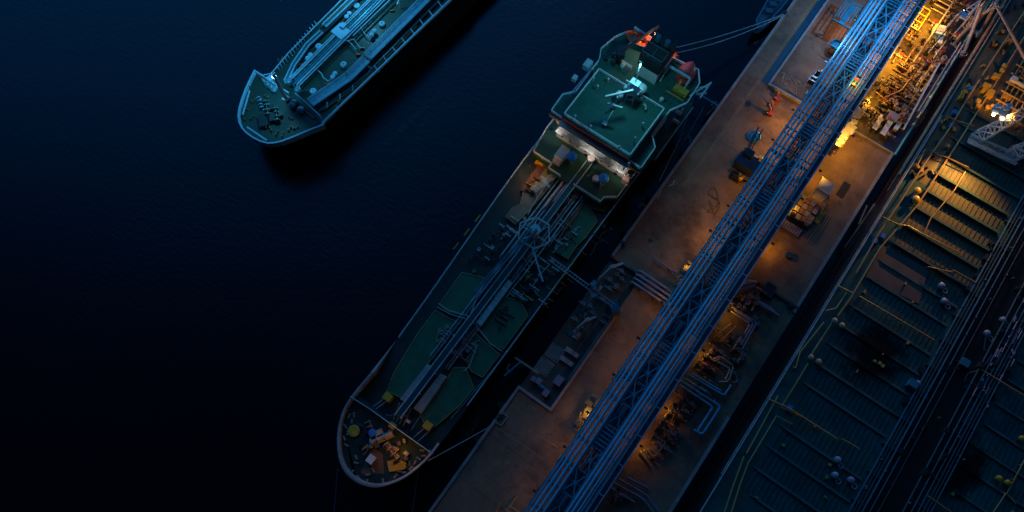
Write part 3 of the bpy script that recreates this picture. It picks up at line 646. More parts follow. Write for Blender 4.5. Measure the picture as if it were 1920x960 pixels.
# funnel
fu=P(1207,142,zw+1);b=MB();fx0,fx1,fy0,fy1=-32.2,-27.4,90.2,96.5
b.prism([(fx0,fy0),(fx1,fy0),(fx1,fy1),(fx0,fy1)],zw+.35,zw+4.2);b.build('funnel_casing',m_white,sb)
b=MB();b.prism([(fx0-.1,fy0-.1),(fx1+.1,fy0-.1),(fx1+.1,fy1+.1),(fx0-.1,fy1+.1)],zw+4.2,zw+8.2);b.build('funnel_top',m_rubber,sb)
b=MB();
for x in(-31,-28.8):b.cyl((x,94.6,zw+8.2),.55,1.6,12)
b.rail([(fx0,fy0,zw+8.2),(fx1,fy0,zw+8.2),(fx1,fy0+2.6,zw+8.2),(fx0,fy0+2.6,zw+8.2)],.9,.06,1.5,closed=True,mid=False);b.beam((-29.8,fy0,zw+9),(-29.8,fy0+2.6,zw+9),.1);b.build('exhaust_pipe',m_trussd,sb)
b=MB();b.tube([(fx1+.02,fy0+1.3,zw+1.4),(fx1+.02,fy0+1.3,zw+3.4),(fx1+.02,fy0+2.8,zw+3.4),(fx1+.02,fy0+2.8,zw+2.4),(fx1+.02,fy0+1.5,zw+2.4)],.14,6);b.build('funnel_emblem',m_redbright,sb)
# dark stores crane
b=MB();p=P(1162,108,zw+2);b.cyl((p.x,p.y,zw+.35),.75,3.2,14);b.box((p.x,p.y,zw+3.9),(1.7,2.2,1.3),.5);b.sph((p.x-.8,p.y-.8,zw+3),.8);b.build('stores_crane_post',m_black,sb)
b=MB();b.beam((p.x,p.y,zw+4.3),P(1236,49,zw+4.5),.5,.6);b.build('stores_crane_jib',m_black,sb)
# after deck details
b=MB()
for i in range(3):
    for j in range(5): b.lathe((-24.6+i*.0+j*1.15,88.6+i*1.2,zw+.35),[(.42,0),(.4,.14),(0,.16)],10)
b.build('deck_stud_grid',m_teal,sb)
b=MB()
for i in range(3):
    for j in range(4): b.lathe((-28.2+j*1.1,67.5+i*1.15,zA),[(.4,0),(.4,.14),(0,.16)],10)
b.build('deck_stud_grid',m_teal,sb)
b=MB();b.base((-41.4,85.5,zw+.35),(1.4,2.,1.6));b.base((-42.,81.5,zw),(.9,1.2,1.2));b.build('side_locker',m_whiteblue,sb)
b=MB()
for x in(-39.2,-37.3): b.cyl((x,89.3,zw+.35),.5,.9,12)
b.build('deck_ventilator',m_dark,sb)
b=MB();b.lathe((-35.4,90,zw+.35),[(.5,0),(.5,.6),(.0,.9)],12);b.lathe((-24.2,87.8,zw+.35),[(.45,0),(.45,.9),(0,1.2)],12);b.build('deck_ventilator',m_white,sb)
for px,py in((1072,296),(1131,337)):
    p=P(px,py,zA+2.4);b=MB();b.cyl((p.x,p.y,zA-.5),.42,3.2,14);b.build('vent_trunk',m_white,sb,True)
    b=MB();b.lathe((p.x,p.y,zA+2.9),[(.5,0),(1.1,.1),(1.1,.45),(.3,.6),(0,.6)],20);b.build('blue_vent_cap',m_blue,sb,True)
b=MB();p=P(1051,291,zA+.5);b.base((p.x+.3,p.y,zA),(2.,3.,2.4));b.base((p.x+.3,p.y-1.8,zA-1.5),(1.7,.9,3));b.build('white_deck_house',m_white,sb)
b=MB();p=P(1108,299,zA+1);b.cyl((p.x,p.y,zA),.4,1.4,12);b.lathe((p.x,p.y,zA+1.4),[(.8,0),(.8,.3),(0,.5)],14);p=P(1117,335,zA+.6);b.cyl((p.x,p.y,zA),.75,.9,8);b.build('white_ventilator',m_white,sb,True)
b=MB()
for k in range(5):
    for s_ in(-1,1):
        b.beam((-36.8+k*.35,60+s_*2,D+1.5+k*.1),(-34.5+k*.3,63-s_*2.4,D+1.7),.1)
b.build('cross_brace',m_whiteblue,sb)
b=MB();b.rail([(-42,92,zA+.0),(-42.4,79,zA)],1,.07,2);b.base((-19.4,80,D),(.6,.5,1.6));b.build('lower_side_rail',m_whiteblue,sb)
# aft mooring deck strip on starboard
b=MB();b.prism([(-20.5,78.1),(-18.6,78.8),(-18.7,94),(-20.5,96)],D+2.,D+2.3);b.build('side_gallery',m_green,sb)
b=MB();b.rail([(-18.7,79,D+2.3),(-18.7,94,D+2.3)],1.1,.08,2);b.build('side_gallery_rail',m_white,sb)
b=MB();b.beam((-19.6,95,zw),(-17.8,94.6,zw+3),.35);b.beam((-19,93.6,zw),(-17.2,93.2,zw+3),.35);b.beam((-17.6,91.5,zw+3),(-17.6,96,zw+3),.3);b.beam((-17.6,95.8,zw+3),(-20,92,zw+.6),.25);b.build('accommodation_ladder_davit',m_whiteblue,sb)
# ---- separate things on board
def boat(name,label,px,py,z,L_,wd,ang,closed,mat):
    p=P(px,py,z);t_=thing(name,label,'lifeboat' if closed else 'rescue boat',p)
    u=Vector((math.cos(ang),math.sin(ang),0));v=Vector((-u.y,u.x,0));b=MB();ns=11;secs=[]
    for i in range(ns):
        f=-1+2*i/(ns-1);w_=wd/2*max(.04,(1-abs(f)**2.4))**.6;sh=.25*f*f
        ring=[(-1,.9+sh),(-.92,.45),(-.5,.05),(0,-.12),(.5,.05),(.92,.45),(1,.9+sh)]
        if closed: ring+=[(.75,1.5),(.3,1.85),(-.3,1.85),(-.75,1.5)]
        else: ring+=[(.8,.85+sh),(.5,.4),(-.5,.4),(-.8,.85+sh)]
        secs.append([p+u*f*L_/2+v*a*w_+Vector((0,0,h*1.0*(1 if not(closed and h>1) else (1-.4*abs(f)**3)))) for a,h in ring])
    m_=len(secs[0])
    for s_ in secs:b.v+=s_
    for i in range(ns-1):
        for k in range(m_):b.f.append((i*m_+k,i*m_+(k+1)%m_,(i+1)*m_+(k+1)%m_,(i+1)*m_+k))
    b.f+=[tuple(range(m_)),tuple((ns-1)*m_+k for k in range(m_))];b.build('boat_hull',mat,t_,True)
    b=MB();b.tube([p+u*-L_*.45+v*0+Vector((0,0,.95)),p+u*-L_*.3+v*wd*.47+Vector((0,0,.8)),p+v*wd*.53+Vector((0,0,.75)),p+u*L_*.3+v*wd*.47+Vector((0,0,.8)),p+u*L_*.47+Vector((0,0,1.)),p+u*L_*.3-v*wd*.47+Vector((0,0,.8)),p-v*wd*.53+Vector((0,0,.75)),p-u*L_*.3-v*wd*.47+Vector((0,0,.8))],.1,6,True);b.build('fender_line',m_cream if not closed else m_redbright,t_)
    b=MB()
    if closed: b.box(p-u*L_*.25+Vector((0,0,2.)),(1.1,1.1,.6),ang);b.build('steering_cupola',mat,t_)
    else:
        for f in(-.25,0,.2):b.box(p+u*f*L_+Vector((0,0,.65)),(.35,wd*.8,.1),ang)
        b.build('thwart',m_yellow,t_);b=MB();b.base(p+u*-.05*L_+Vector((0,0,.5)),(.9,.7,.8),ang);b.build('console',m_dark,t_)
    return t_
a0=math.atan2(*(lambda d:(d.y,d.x))(P(1229,88,zw+1.5)-P(1176,66,zw+1.5)))
boat('rescue_boat','open orange rescue boat with pointed bow across the stern of the green-decked tanker',1202,78,zw+1.0,7.6,2.9,a0+math.pi,False,m_orange)
boat('lifeboat','enclosed dark red lifeboat hanging at the right stern corner of the green-decked tanker',1285,142,zw+.4,6.6,3.5,math.pi/2+.1,True,M('lifeboat_red',(.60,.05,.03),.45,coat=.4))
b=MB();p0=P(1254,123,zw+3.2);p1=P(1294,147,zw+3.2);b.beam(p0,p1,.45,.4)
for p in(p0,p1):b.beam(p,(p.x,p.y,zw+.4),.3);b.beam(p,(p.x,p.y-2.6,zw+.5),.25)
b.build('boat_davit',m_whiteblue,sb)
b=MB();b.base((-22.,91.8,zw+.4),(3.2,1.4,1.2));b.build('davit_cradle_box',m_yellow,sb);b=MB();b.box((-22.5,90.4,zw+.45),(4.2,.3,.2));b.build('yellow_sill',m_yellow,sb)
def drum(label,px,py,z,mat,r=.55,L_=1.3,ang=0):
    p=P(px,py,z);t_=thing('rope_reel',label,'reel',p,'reels and drums on the tanker stern');u=Vector((math.cos(ang),math.sin(ang),0))
    MB().tube([p-u*L_/2+Vector((0,0,r)),p+u*L_/2+Vector((0,0,r))],r,14).build('reel_barrel',mat,t_,True)
    b=MB()
    for s_ in(-1,1):b.tube([p+u*s_*L_/2+Vector((0,0,r)),p+u*s_*(L_/2+.1)+Vector((0,0,r))],r*1.25,14)
    b.base(p-Vector((0,0,0)),(L_*1.2,r,.3),ang);b.build('reel_flange',m_cream,t_,True)
drum('orange reel on the stern rail between the rescue boat and the two mooring ropes',1240,93,zw+.4,m_orange,.55,1.2,-.5)
drum('orange reel just below the two mooring ropes at the stern',1264,107,zw+.4,m_orange,.6,1.2,-.5)
drum('yellow looped reel beside the black funnel',1251,117,zw+.4,m_yellow,.8,.9,1.2)
drum('orange roll alongside the open rescue boat, nearest the rail',1222,79,zw+2.0,m_orange,.38,2.2,a0)
drum('small orange roll between the rescue boat and the funnel',1217,90,zw+1.,m_orange,.35,1.1,a0)
for i,(px,py) in enumerate(((1274,205),(1271,213),(1266,229))):
    p=P(px,py,D+2.6);t_=thing('life_raft','white liferaft canister, %s of three on the starboard side gallery'%('uppermost','middle','lowest')[i],'life raft',p,'liferaft canisters')
    b=MB();b.tube([p+Vector((-.75,0,.4)),p+Vector((.75,0,.4))],.42,14);b.build('canister',m_white,t_,True);b=MB();b.base(p-Vector((0,0,.2)),(1.3,.6,.25));b.build('cradle',m_dark,t_)
# ship's own lights
lamp(0,0,0,330,WARM,'warm deck light under the left bridge wing of the green-decked tanker',kind='white',xyz=(-39.6,69.4,zw-1.2),name='deck_light',aim=(-40,72,zA+2.6),size=120,grp='deck lights of the middle tanker')
lamp(0,0,0,260,WARM,'warm deck light in front of the middle of the bridge house',kind='white',xyz=(-30.5,69.,zA+4.6),name='deck_light',aim=(-30.5,72,zA+2.6),size=120,grp='deck lights of the middle tanker')
lamp(0,0,0,260,WARM,'warm deck light at the right end of the bridge house front',kind='white',xyz=(-23.2,69.,zA+4.6),name='deck_light',aim=(-22.5,72,zA+2.6),size=120,grp='deck lights of the middle tanker')
lamp(0,0,0,620,SOD,'yellow deck light over the tan panel on the port side',xyz=(-39.4,61.5,D+5),name='deck_light',grp='deck lights of the middle tanker')
lamp(0,0,0,360,SOD,'dim yellow deck light above the foredeck winches',xyz=(-26,-.5,D+8),name='deck_light',grp='deck lights of the middle tanker')
lamp(0,0,0,3300,(.18,.78,.95),'cool white deck light on the radar mast',kind='cool',xyz=(rm.x,rm.y+1,zr+15),name='deck_light',grp='deck lights of the middle tanker',r=.6)
lamp(0,0,0,2000,(1,.55,.3),'warm deck light on the stern beside the open rescue boat',kind='white',xyz=(-33,97.6,zw+6),name='deck_light',grp='deck lights of the middle tanker')
b=MB();b.tube([(-26,-.5,D+1.8),(-26,-.5,D+8.2)],.12,8);b.tube([(-33,97.6,zw),(-33,97.6,zw+6.2)],.12,8);b.tube([(-39.4,61.5,D),(-39.4,61.5,D+5.2)],.1,8);b.build('light_pole',m_pink,sb,True)
# ------------------------------------------------ ropes
def rope(label,pts,sag=0,r=.07,mat=m_rope):
    pts=[Vector(p) for p in pts];q=[]
    for a_,c_ in zip(pts,pts[1:]):
        for k in range(10):
            t0=k/10;v=a_.lerp(c_,t0);v.z-=sag*4*t0*(1-t0);q.append(v)
    q.append(pts[-1]);b=MB();b.tube(q,r,6);return tag(b.build('mooring_rope',mat,base=pts[0],smooth=True),label,'rope','mooring ropes')
rope('upper one of the pale rope pair from the tanker stern to the pier',[P(1250,93,zw-1),P(1468,27,PZ+.6)],1.2,.12)
rope('lower one of the pale rope pair from the tanker stern to the pier',[P(1252,102,zw-1),P(1466,30,PZ+.6)],2.2,.12)
rope('pale rope from the tanker bow to the square notch on the pier',[P(803,864,FZ+1.2),P(922,798,PZ+.8)],.3,.11,m_pink)
rope('thin rope hanging from the left of the tanker bow down to the bottom edge',[P(633,880,8),P(622,1010,1)],.2,.11,m_purple)
rope('thin rope from the underside of the tanker bow to the bottom edge',[P(784,884,8),P(765,1010,1)],.2,.11,m_purple)
rope('long slack rope between the tanker side and the pier, beside the bridge house',[P(1300,185,D+2),P(1275,260,5),P(1236,340,PZ+.4)],.2,.07,m_pink)
rope('short rope crossing the gap beside the starboard liferafts',[P(1320,200,D+1),P(1285,262,PZ)],.3,.06)
rope('thin rope beside the foredeck of the green-decked tanker, parallel to the pier',[P(845,785,D+1),P(935,680,D+.5)],.1,.06)
# ------------------------------------------------ top-left tanker (ship A)
m_wbA=M('bright_blue_white_paint',(.34,.66,.86),.5,var=.15)
sa=thing('tanker_ship','blue-lit tanker with sea-green deck cut off by the top edge, bow pointing down left','ship',(-93,60,0))
DA=8.0
poly=[(450,230),(446,212),(461,165),(477,131),(479,131),(494,141),(508,138),(520,124),(560,72),(615,22),(660,-25),(760,-130),(980,-130),(855,-5),(760,85),(705,135),(660,180),(606,236),(603,235),(560,254),(522,268),(498,270),(466,254)]
A_out=smoothpoly(PP(poly,DA+.5),1)
hull(sa,A_out,DA+.5,lambda p:max(0,min(1,(62-p.y)/40))*.35,Vector((-91,60,0)),red=.12)
b=MB();b.prism([(p.x,p.y) for p in A_out],DA-.3,DA);b.build('main_deck',m_s1deck,sa)
fo=[(452,232),(446,205),(462,160),(478,133),(540,172),(603,228),(560,254),(520,266),(490,266),(465,251)]
w=PP(fo,DA+2);b=MB();b.prism([(p.x*.985-93*.015,p.y*.985+40*.015) for p in w],DA,DA+2);b.build('forecastle_deck',m_s1deck,sa)
FA=DA+2
rim=PP([(606,233),(580,243),(550,256),(520,267),(495,268),(466,253),(449,234),(446,210),(455,180),(464,158),(477,132)],FA+1.1)
rim=smoothpoly(rim,1,False);b=MB();b.strip(rim,.36,FA-.8,FA+1.1);b.build('bow_bulwark',m_wbA,sa)
b=MB();b.tube(PP([(479,133),(492,141),(508,138),(517,128),(540,100),(580,60),(620,20),(680,-40)],DA+1.3),.16,6);w=PP([(603,233),(660,178),(700,140),(760,82),(850,-5),(880,-35)],DA+1.3);b.tube(w,.3,8);b.build('bulwark_rail',m_wbA,sa)
b=MB();b.beam(P(463,238,FA+1),P(500,263,FA+1),.35,.2);b.build('bow_cross_beam',m_wbA,sa)
b=MB();w=PP([(484,138),(498,146),(515,135),(512,150),(496,156)],DA+2);b.prism([(p.x,p.y) for p in w],DA,DA+2.1);b.build('bow_corner_plate',m_wbA,sa)
b=MB();
for k in range(16):
    t0=k/15;p=P(520+(590-520)*t0,128+(45-128)*t0,DA);b.box((p.x+.5,p.y,DA+.5),(.9,.14,1.),-.3)
b.build('bulwark_stay',m_wbA,sa)
b=MB()
for a_,c_ in((P(483,140,FA),P(545,180,FA)),(P(556,180,FA),P(603,222,FA))):
    b.beam(a_+Vector((0,0,.7)),c_+Vector((0,0,.7)),.18,1.3)
b.build('breakwater',m_wbA,sa)
b=MB()
for pts in([(487,143),(505,155)],[(527,174),(545,188)],[(568,205),(590,222)]): b.beam(P(*pts[0],FA+.15),P(*pts[1],FA+.15),.25,.25)
b.build('orange_guard_rail',m_orange,sa)
# port side trunk rail (double line) and deck trunk line
def pathpts(l,z):return PP(l,z)
b=MB();w=pathpts([(533,150),(548,118),(573,82),(600,57)],DA+1);b.tube(w,.18,6);b.tube([p+Vector((.9,0,0)) for p in w],.18,6)
w=pathpts([(604,46),(660,-8)],DA+1);b.tube(w,.2,6);b.tube([p+Vector((1.1,0,0)) for p in w],.2,6);b.build('side_pipe_pair',m_wbA,sa,True)
b=MB();w=pathpts([(604,46),(660,-8),(700,-50)],DA+.6)
for a_,c_ in zip(w,w[1:]):b.beam(a_+Vector((.55,0,0)),c_+Vector((.55,0,0)),1.1,.3)
w=pathpts([(533,150),(548,118),(573,82),(600,57)],DA+.6)
for a_,c_ in zip(w,w[1:]):b.beam(a_+Vector((.45,0,0)),c_+Vector((.45,0,0)),.9,.2)
b.build('port_walkway',m_truss,sa)
b=MB();w=pathpts([(545,152),(560,118),(580,88),(620,50),(690,-18)],DA+.5)
for a_,c_ in zip(w,w[1:]):b.beam(a_,c_,.7,.9)
w=pathpts([(688,-10),(740,-60)],DA+.3)
b.build('deck_gutter',m_black,sa)
# starboard broad walkway
b=MB();w=pathpts([(583,194),(655,145),(688,112)],DA+1.1);w2=pathpts([(690,108),(800,-2),(840,-42)],DA+1.1)
for ww in(w,w2):
    for a_,c_ in zip(ww,ww[1:]):b.beam(a_,c_,1.9,.25)
o=b.build('starboard_walkway',M('bright_blue_walkway',(.10,.34,.50),.55,0,coat=.1,var=.4,scale=1.2),sa)
b=MB()
for ww in(w,w2):
    for s_ in(-.95,.95):
        for a_,c_ in zip(ww,ww[1:]):
            d=(c_-a_).normalized();n_=Vector((-d.y,d.x,0))*s_;b.rail([a_+n_,c_+n_],.9,.05,1.6)
b.build('walkway_rail',m_wbA,o)
b=MB()
for k in range(9):
    p=P(700+k*17,118-k*17.2,DA+.9);b.beam(p+Vector((.6,-.4,0)),p+Vector((2.4,-1.,-.3)),.2)
for k in range(3):
    p=P(612+k*24,186-k*16,DA+.9);b.beam(p+Vector((.6,-.5,0)),p+Vector((1.4,-1.5,-.3)),.2)
b.build('walkway_strut',m_wbA,sa)
b=MB();w=pathpts([(600,208),(655,168),(690,138),(780,45),(880,-55)],DA+.3)
for a_,c_ in zip(w,w[1:]):b.beam(a_,c_,.5,.5)
b.build('waterway_bar',m_black,sa)
b=MB();w=pathpts([(606,206),(655,172),(692,141),(782,48)],DA+.7);b.tube(w,.06,6);w=pathpts([(583,188),(650,142),(686,108),(795,0)],DA+.6);b.tube(w,.06,6);w=pathpts([(612,42),(690,-30)],DA+.9);b.tube(w,.07,6);b.build('yellow_edge_line',m_ypipe,sa)
b=MB();w=pathpts([(603,230),(655,182),(700,142)],DA+.6)
b.build('x',m_dark,sa) if False else None
# centre catwalk & pipes
c0,c1=P(548,158,DA+1.6),P(640,66,DA+1.6);c2=P(720,-14,DA+1.6);c3=P(760,-54,DA+1.6)
for off,r,m_ in((-1.5,.16,m_wbA),(-1.0,.2,m_wbA),(-.2,.14,m_truss),(.9,.22,m_wbA),(1.5,.16,m_wbA)):
    b=MB();b.tube([c0+Vector((off,0,-1.2)),c0+Vector((off,.8,0)),c1+Vector((off,0,0)),c3+Vector((off,0,0))],r,8);b.build('cargo_pipe',m_,sa,True)
b=MB();b.tube([c1+Vector((2.3,1.5,0)),c3+Vector((2.6,0,0))],.2,8);b.build('cargo_pipe',M('bright_pipe_paint',(.3,.6,.75),.35,coat=.5),sa,True)
b=MB();
for k in range(26): 
    p=c0.lerp(c3,k/25);b.beam(p+Vector((-1.7,0,-.3)),p+Vector((1.7,0,-.3)),.2);b.beam(p+Vector((-.2,0,-.3)),p+Vector((-.2,0,-1.6)),.2)
d=(c3-c0);b.beam(c0+Vector((.3,0,.1)),c3+Vector((.3,0,.1)),.35,.1);b.build('pipe_support',m_truss,sa)
b=MB();b.box(c1+Vector((-.6,.6,.2)),(3.4,3,.35),-.1);b.box(c1+Vector((-1.,2.,.5)),(1.2,1.2,.6));b.build('midship_platform',m_wbA,sa)
b=MB();b.tube([c1+Vector((1.2,-.6,0)),P(655,78,DA+1),P(668,93,DA+1)],.11,6);b.tube([c1+Vector((2,-.4,0)),P(663,74,DA+1),P(676,90,DA+1)],.11,6);b.tube(pathpts([(676,50),(681,58),(684,64),(692,70),(699,66)],DA+.8),.12,6);b.tube(pathpts([(594,130),(603,138),(606,145),(615,152),(621,149)],DA+.8),.12,6);b.build('small_bent_pipe',m_wbA,sa,True)
for px,py in((669,10),(716,44),(597,86),(644,120),(587,170)):
    b=MB();p=P(px,py,DA+.6);b.lathe((p.x,p.y,DA),[(.75,0),(.75,.55),(.6,.7),(.25,.72),(.2,.5),(0,.5)],16);b.build('tank_hatch',m_wbA,sa,True)
for px,py in((650,31),(655,25),(697,65),(702,58),(577,109),(582,103),(624,144),(628,138),(545,150),(538,153)):
    b=MB();p=P(px,py,DA+1);p.z=DA;mushroom(b,p,.55,1.2);b.build('mushroom_vent',m_wbA,sa,True)
b=MB()
for px,py in((735,20),(661,74),(679,90),(672,102),(566,121),(612,157),(687,112)):
    p=P(px,py,DA+.3);b.box((p.x,p.y,DA+.3),(1.,.3,.4),.7)
b.build('orange_fitting',m_orange,sa)
b=MB();p=P(748,0,DA+3);b.beam((p.x,p.y,DA),(p.x,p.y,DA+3),.3);
for k in range(3):b.beam((p.x,p.y,DA+3),(p.x+1.3*math.cos(k*2.1+.8),p.y+1.3*math.sin(k*2.1+.8),DA+3),.25)
b.build('white_tripod',m_white,sa)
b=MB();b.beam((p.x-10,p.y-2,DA),(p.x-10,p.y-2,DA+17),.2);b.build('added_lamp_mast',m_wbA,sa);lamp(0,0,0,13000,(.12,.66,1),'added fill lamp on an added mast near the top edge on the top-left tanker',kind='cool',xyz=(p.x-10,p.y-2,DA+17.2),name='masthead_lamp',grp='cool lamps on the top-left tanker',r=.3)  # mast and cool fill lamp added to brighten this tanker's deck
# foremast, winches and vents on the forecastle
p=P(537,186,FA);b=MB();b.cyl(p,.45,10.5,12,.36);b.box(p+Vector((0,0,9)),(1.2,.9,.2));b.base(p,(1.3,1.3,.5));b.build('foremast',m_white,sa)
lamp(0,0,0,2600,(.12,.66,1),'pale lit masthead lamp on the foremast of the top-left tanker',kind='cool',xyz=(p.x-.9,p.y,FA+11.2),name='masthead_lamp',grp='cool lamps on the top-left tanker',r=.3)
b=MB();random.seed(9)
for px,py in((503,160),(516,171),(520,165),(552,195),(565,208),(543,155),(560,172),(549,200),(510,165)):
    q=P(px,py,FA);b.lathe(q,[(.75,0),(.75,.9),(.4,1.2),(0,1.25)],14)
b.build('forecastle_vent',M('grey_blue_vent',(.10,.24,.32),.45,coat=.4),sa,True)
winch(sa,P(502,206,FA),R(-40)+A*0,1.0,M('pale_green_winch',(.16,.36,.32),.4,coat=.4));winch(sa,P(520,218,FA),R(-40),.9,M('pale_green_winch',(.2,.4,.34),.4,coat=.4));winch(sa,P(489,196,FA),R(-35),.8,m_wbA)
b=MB()
for px,py in((470,180),(476,190),(462,205),(458,222),(500,182),(474,221),(508,243),(549,240),(543,242),(520,250),(545,222),(555,240),(530,253),(466,165),(490,232),(497,240)): bitts(b,P(px,py,FA),random.uniform(0,3),.8)
b.build('mooring_bitts',m_brass,sa)
b=MB();q=P(495,228,FA);b.box(q+Vector((0,0,.4)),(3,2,.8),R(-40));q=P(512,222,FA);b.box(q+Vector((0,0,.4)),(2,1.4,1.),R(-40));b.build('windlass_base',m_dark,sa)
b=MB();
for px,py in((531,75),(540,68)): 
    q=P(px,py,DA)
for px,py in((527,114),(535,110),(636,202),(640,192)): bitts(b,P(px,py,DA),.8,1.)
b.build('mooring_bitts',m_brass,sa)
b=MB();q=[P(468,170,FA+.8),P(455,215,FA+.8)];b.beam(q[0],q[1],.35,.15);b.build('bow_walkway',m_wbA,sa)
# ------------------------------------------------ big tanker (ship C)
DC=14.
sc_=thing('tanker_ship','huge dark tanker with ribbed deck and yellow pipes filling the right side','ship',(53,80,0))
xs=25.3;cx=53.
prt=[(25.3,240),(25.3,30),(25.9,18),(27.5,4),(31,-10),(37,-24),(45,-34),(53,-38)]
outl=[Vector((x,y,DC)) for x,y in prt]+[Vector((2*cx-x,y,DC)) for x,y in prt[::-1][1:]]
hull(sc_,outl,DC,lambda p:max(0,min(1,(10-p.y)/60))*.5,Vector((53,30,0)),red=3.4)
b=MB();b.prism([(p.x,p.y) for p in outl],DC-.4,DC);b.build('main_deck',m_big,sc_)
b=MB();b.box((25.4,150,DC+.12),(.2,330-90,.22));b.build('gunwale_bar',m_pink,sc_)
b=MB();b.rail([(25.6,y,DC) for y in(20,60,100,120)],1.,.055,3);b.rail([(26.2,16,DC),(29.5,-2,DC)],1,.05,3);b.build('side_railing',m_whiteblue,sc_)
# brown fender beam / pipe on the hull top edge in the lit part
b=MB();b.tube([(24.95,104,DC-1.4),(24.9,200,DC-1.4)],.32,8);b.tube([(24.8,100,DC-2.6),(24.8,200,DC-2.6)],.12,8);b.build('hull_side_pipe',M('rust_brown_pipe',(.45,.22,.10),.45),sc_,True)
# longitudinals and transverse girders
m_rib=M('ribbed_deck_paint',(.05,.13,.13),.5,var=.3,blotches=BLOTS,dirt=(.16,.11,.06),dscale=.4)
b=MB();x=30.6
while x<46.5: b.box((x,150,DC+.10),(.10,240,.2));x+=.95
x=61
while x<77: b.box((x,90,DC+.10),(.10,240,.2));x+=.95
b.build('deck_longitudinal',M('deck_stiffener_paint',(.02,.09,.10),.5,blotches=BLOTS),sc_)
gy=[y for y in (125,121,117,112.3,107.4,102.7,98.1,93.4,88.6,83.8,79.3,72.2,67.5,62.9,58.2,53.5,44.0,39.3,34.6,30,25,20)]
for i,y in enumerate(gy):
    h_=.75 if 86<y<112 else .38
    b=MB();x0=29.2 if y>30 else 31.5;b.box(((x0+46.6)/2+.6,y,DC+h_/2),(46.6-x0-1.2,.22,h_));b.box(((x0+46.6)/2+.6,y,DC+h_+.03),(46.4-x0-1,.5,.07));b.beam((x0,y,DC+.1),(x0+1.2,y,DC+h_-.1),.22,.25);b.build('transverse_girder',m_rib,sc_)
for y in(100,95.3,90.6,85.8,81,76.4,71,66.2,61.5,56.8,52,47,42,37,32,27):
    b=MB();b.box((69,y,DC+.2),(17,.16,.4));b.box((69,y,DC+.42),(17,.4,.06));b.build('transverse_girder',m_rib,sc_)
# darker plates on the deck (hatch tan patch)
b=MB();w=PP([(1655,460),(1740,505),(1723,570),(1622,520)],DC+.22);b.prism([(p.x,p.y) for p in w],DC+.02,DC+.24);b.build('tan_deck_patch',M('tan_deck_coating',(.09,.075,.07),.6,var=.3,dirt=(.04,.05,.05)),sc_)
b=MB();b.prism([(30.5,86.2),(46.5,86.2),(46.5,111.5),(30.5,111.5)],DC+.004,DC+.03);b.prism([(26.2,104),(30.2,104),(30.2,165),(26.2,165)],DC+.004,DC+.03);b.prism([(31,121),(60,121),(60,165),(31,165)],DC+.004,DC+.03);b.build('tan_deck_coating',M('worn_tan_deck_paint',(.12,.095,.05),.6,var=.35,scale=.35,coat=.2,dirt=(.05,.06,.06),dscale=.3),sc_)
# central pipe corridor
b=MB();b.box((53,100,DC+.35),(7.6,280,.1));b.build('corridor_plate',m_black,sc_)
for k,x in enumerate((47.2,47.8,48.4,49.1,50.2,51.4,55.0,56.2,57.2,57.9,58.5,59.1)):
    r=.14 if k%3 else .2;b=MB();b.tube([(x,-10,DC+1+.1*(k%2)),(x,220,DC+1+.1*(k%2))],r,8);y=-8+k*1.7
    while y<218:b.tube([(x,y,DC+1.05),(x,y+.3,DC+1.05)],r*1.5,8);y+=11.5
    b.build('corridor_pipe',(m_trussd,m_dark,m_teal,m_trussd)[k%4] ,sc_,True)
b=MB()
for y in range(-8,218,6): b.box((48.2,y,DC+.5),(3.2,.2,.9));b.box((57.8,y,DC+.5),(3.4,.2,.9))
b.build('pipe_support',m_trussd,sc_)
b=MB();random.seed(31)
for k in range(90):
    x=random.choice((50.,51.5,55,56.5,46.6,59.6))+random.uniform(-.5,.5);y=random.uniform(20,150);b.base((x,y,DC),(random.uniform(.2,.8),random.uniform(.3,1.6),random.uniform(.8,1.6)))
b.build('corridor_fitting',m_dark,sc_)
b=MB();random.seed(33)
for k in range(60):
    x=random.uniform(56,60);y=random.uniform(68,125);b.tube([(x,y,DC+1.2),(x,y+random.uniform(.5,2.4),DC+1.2)],.1,6)
for k in range(20):
    x=random.uniform(47,60);y=random.uniform(30,110);b.cyl((x,y,DC+1),.12,.8,6)
b.build('corridor_valve',M('pale_violet_fitting',(.4,.3,.38),.45),sc_,True)
# yellow longitudinal pipes
def yp(pts,r=.11,z=DC+.9,m_=m_ypipe,nm='yellow_deck_pipe'):
    w=PP(pts,z);b=MB();b.tube(w,r,8)
    for a_,c_ in zip(w,w[1:]):
        k=max(1,int((c_-a_).length/3))
        for i in range(k):
            q=a_.lerp(c_,i/k);b.beam(q,(q.x,q.y,DC),.1)
    return b.build(nm,m_,sc_,True)
yl=[[(1930,8),(1842,141)],[(1836,150),(1776,248),(1735,305),(1690,375),(1648,437),(1605,512)],[(1945,30),(1880,135),(1800,262),(1720,385),(1650,465),(1594,560),(1571,592)],
[(1588,548),(1568,578),(1548,583)],[(1545,604),(1500,660),(1492,690),(1487,688)],[(1562,602),(1519,668)],[(1515,682),(1465,763),(1500,782)],[(1459,742),(1400,850)],[(1486,796),(1456,780),(1403,868),(1388,908),(1370,965)],[(1395,856),(1375,910),(1357,965)]]
for p_ in yl: yp(p_,.16)
yc=[[(1775,218),(1800,228),(1826,236)],[(1738,279),(1765,292),(1778,296),(1816,314)],[(1655,407),(1683,420),(1705,424),(1735,441),(1800,474)],[(1572,536),(1598,549)],[(1612,556),(1752,638)],[(1440,748),(1475,763)],[(1475,763),(1570,823)],[(1838,692),(1925,745)],[(1810,322),(1790,356),(1745,410),(1732,440)],[(1735,280),(1720,310)],[(1580,823),(1612,842)],[(1740,930),(1790,965)],[(1886,925),(1860,965)],[(1930,845),(1888,925),(1905,945)],[(1740,500),(1765,506),(1785,510)],[(1787,506),(1830,530)]]
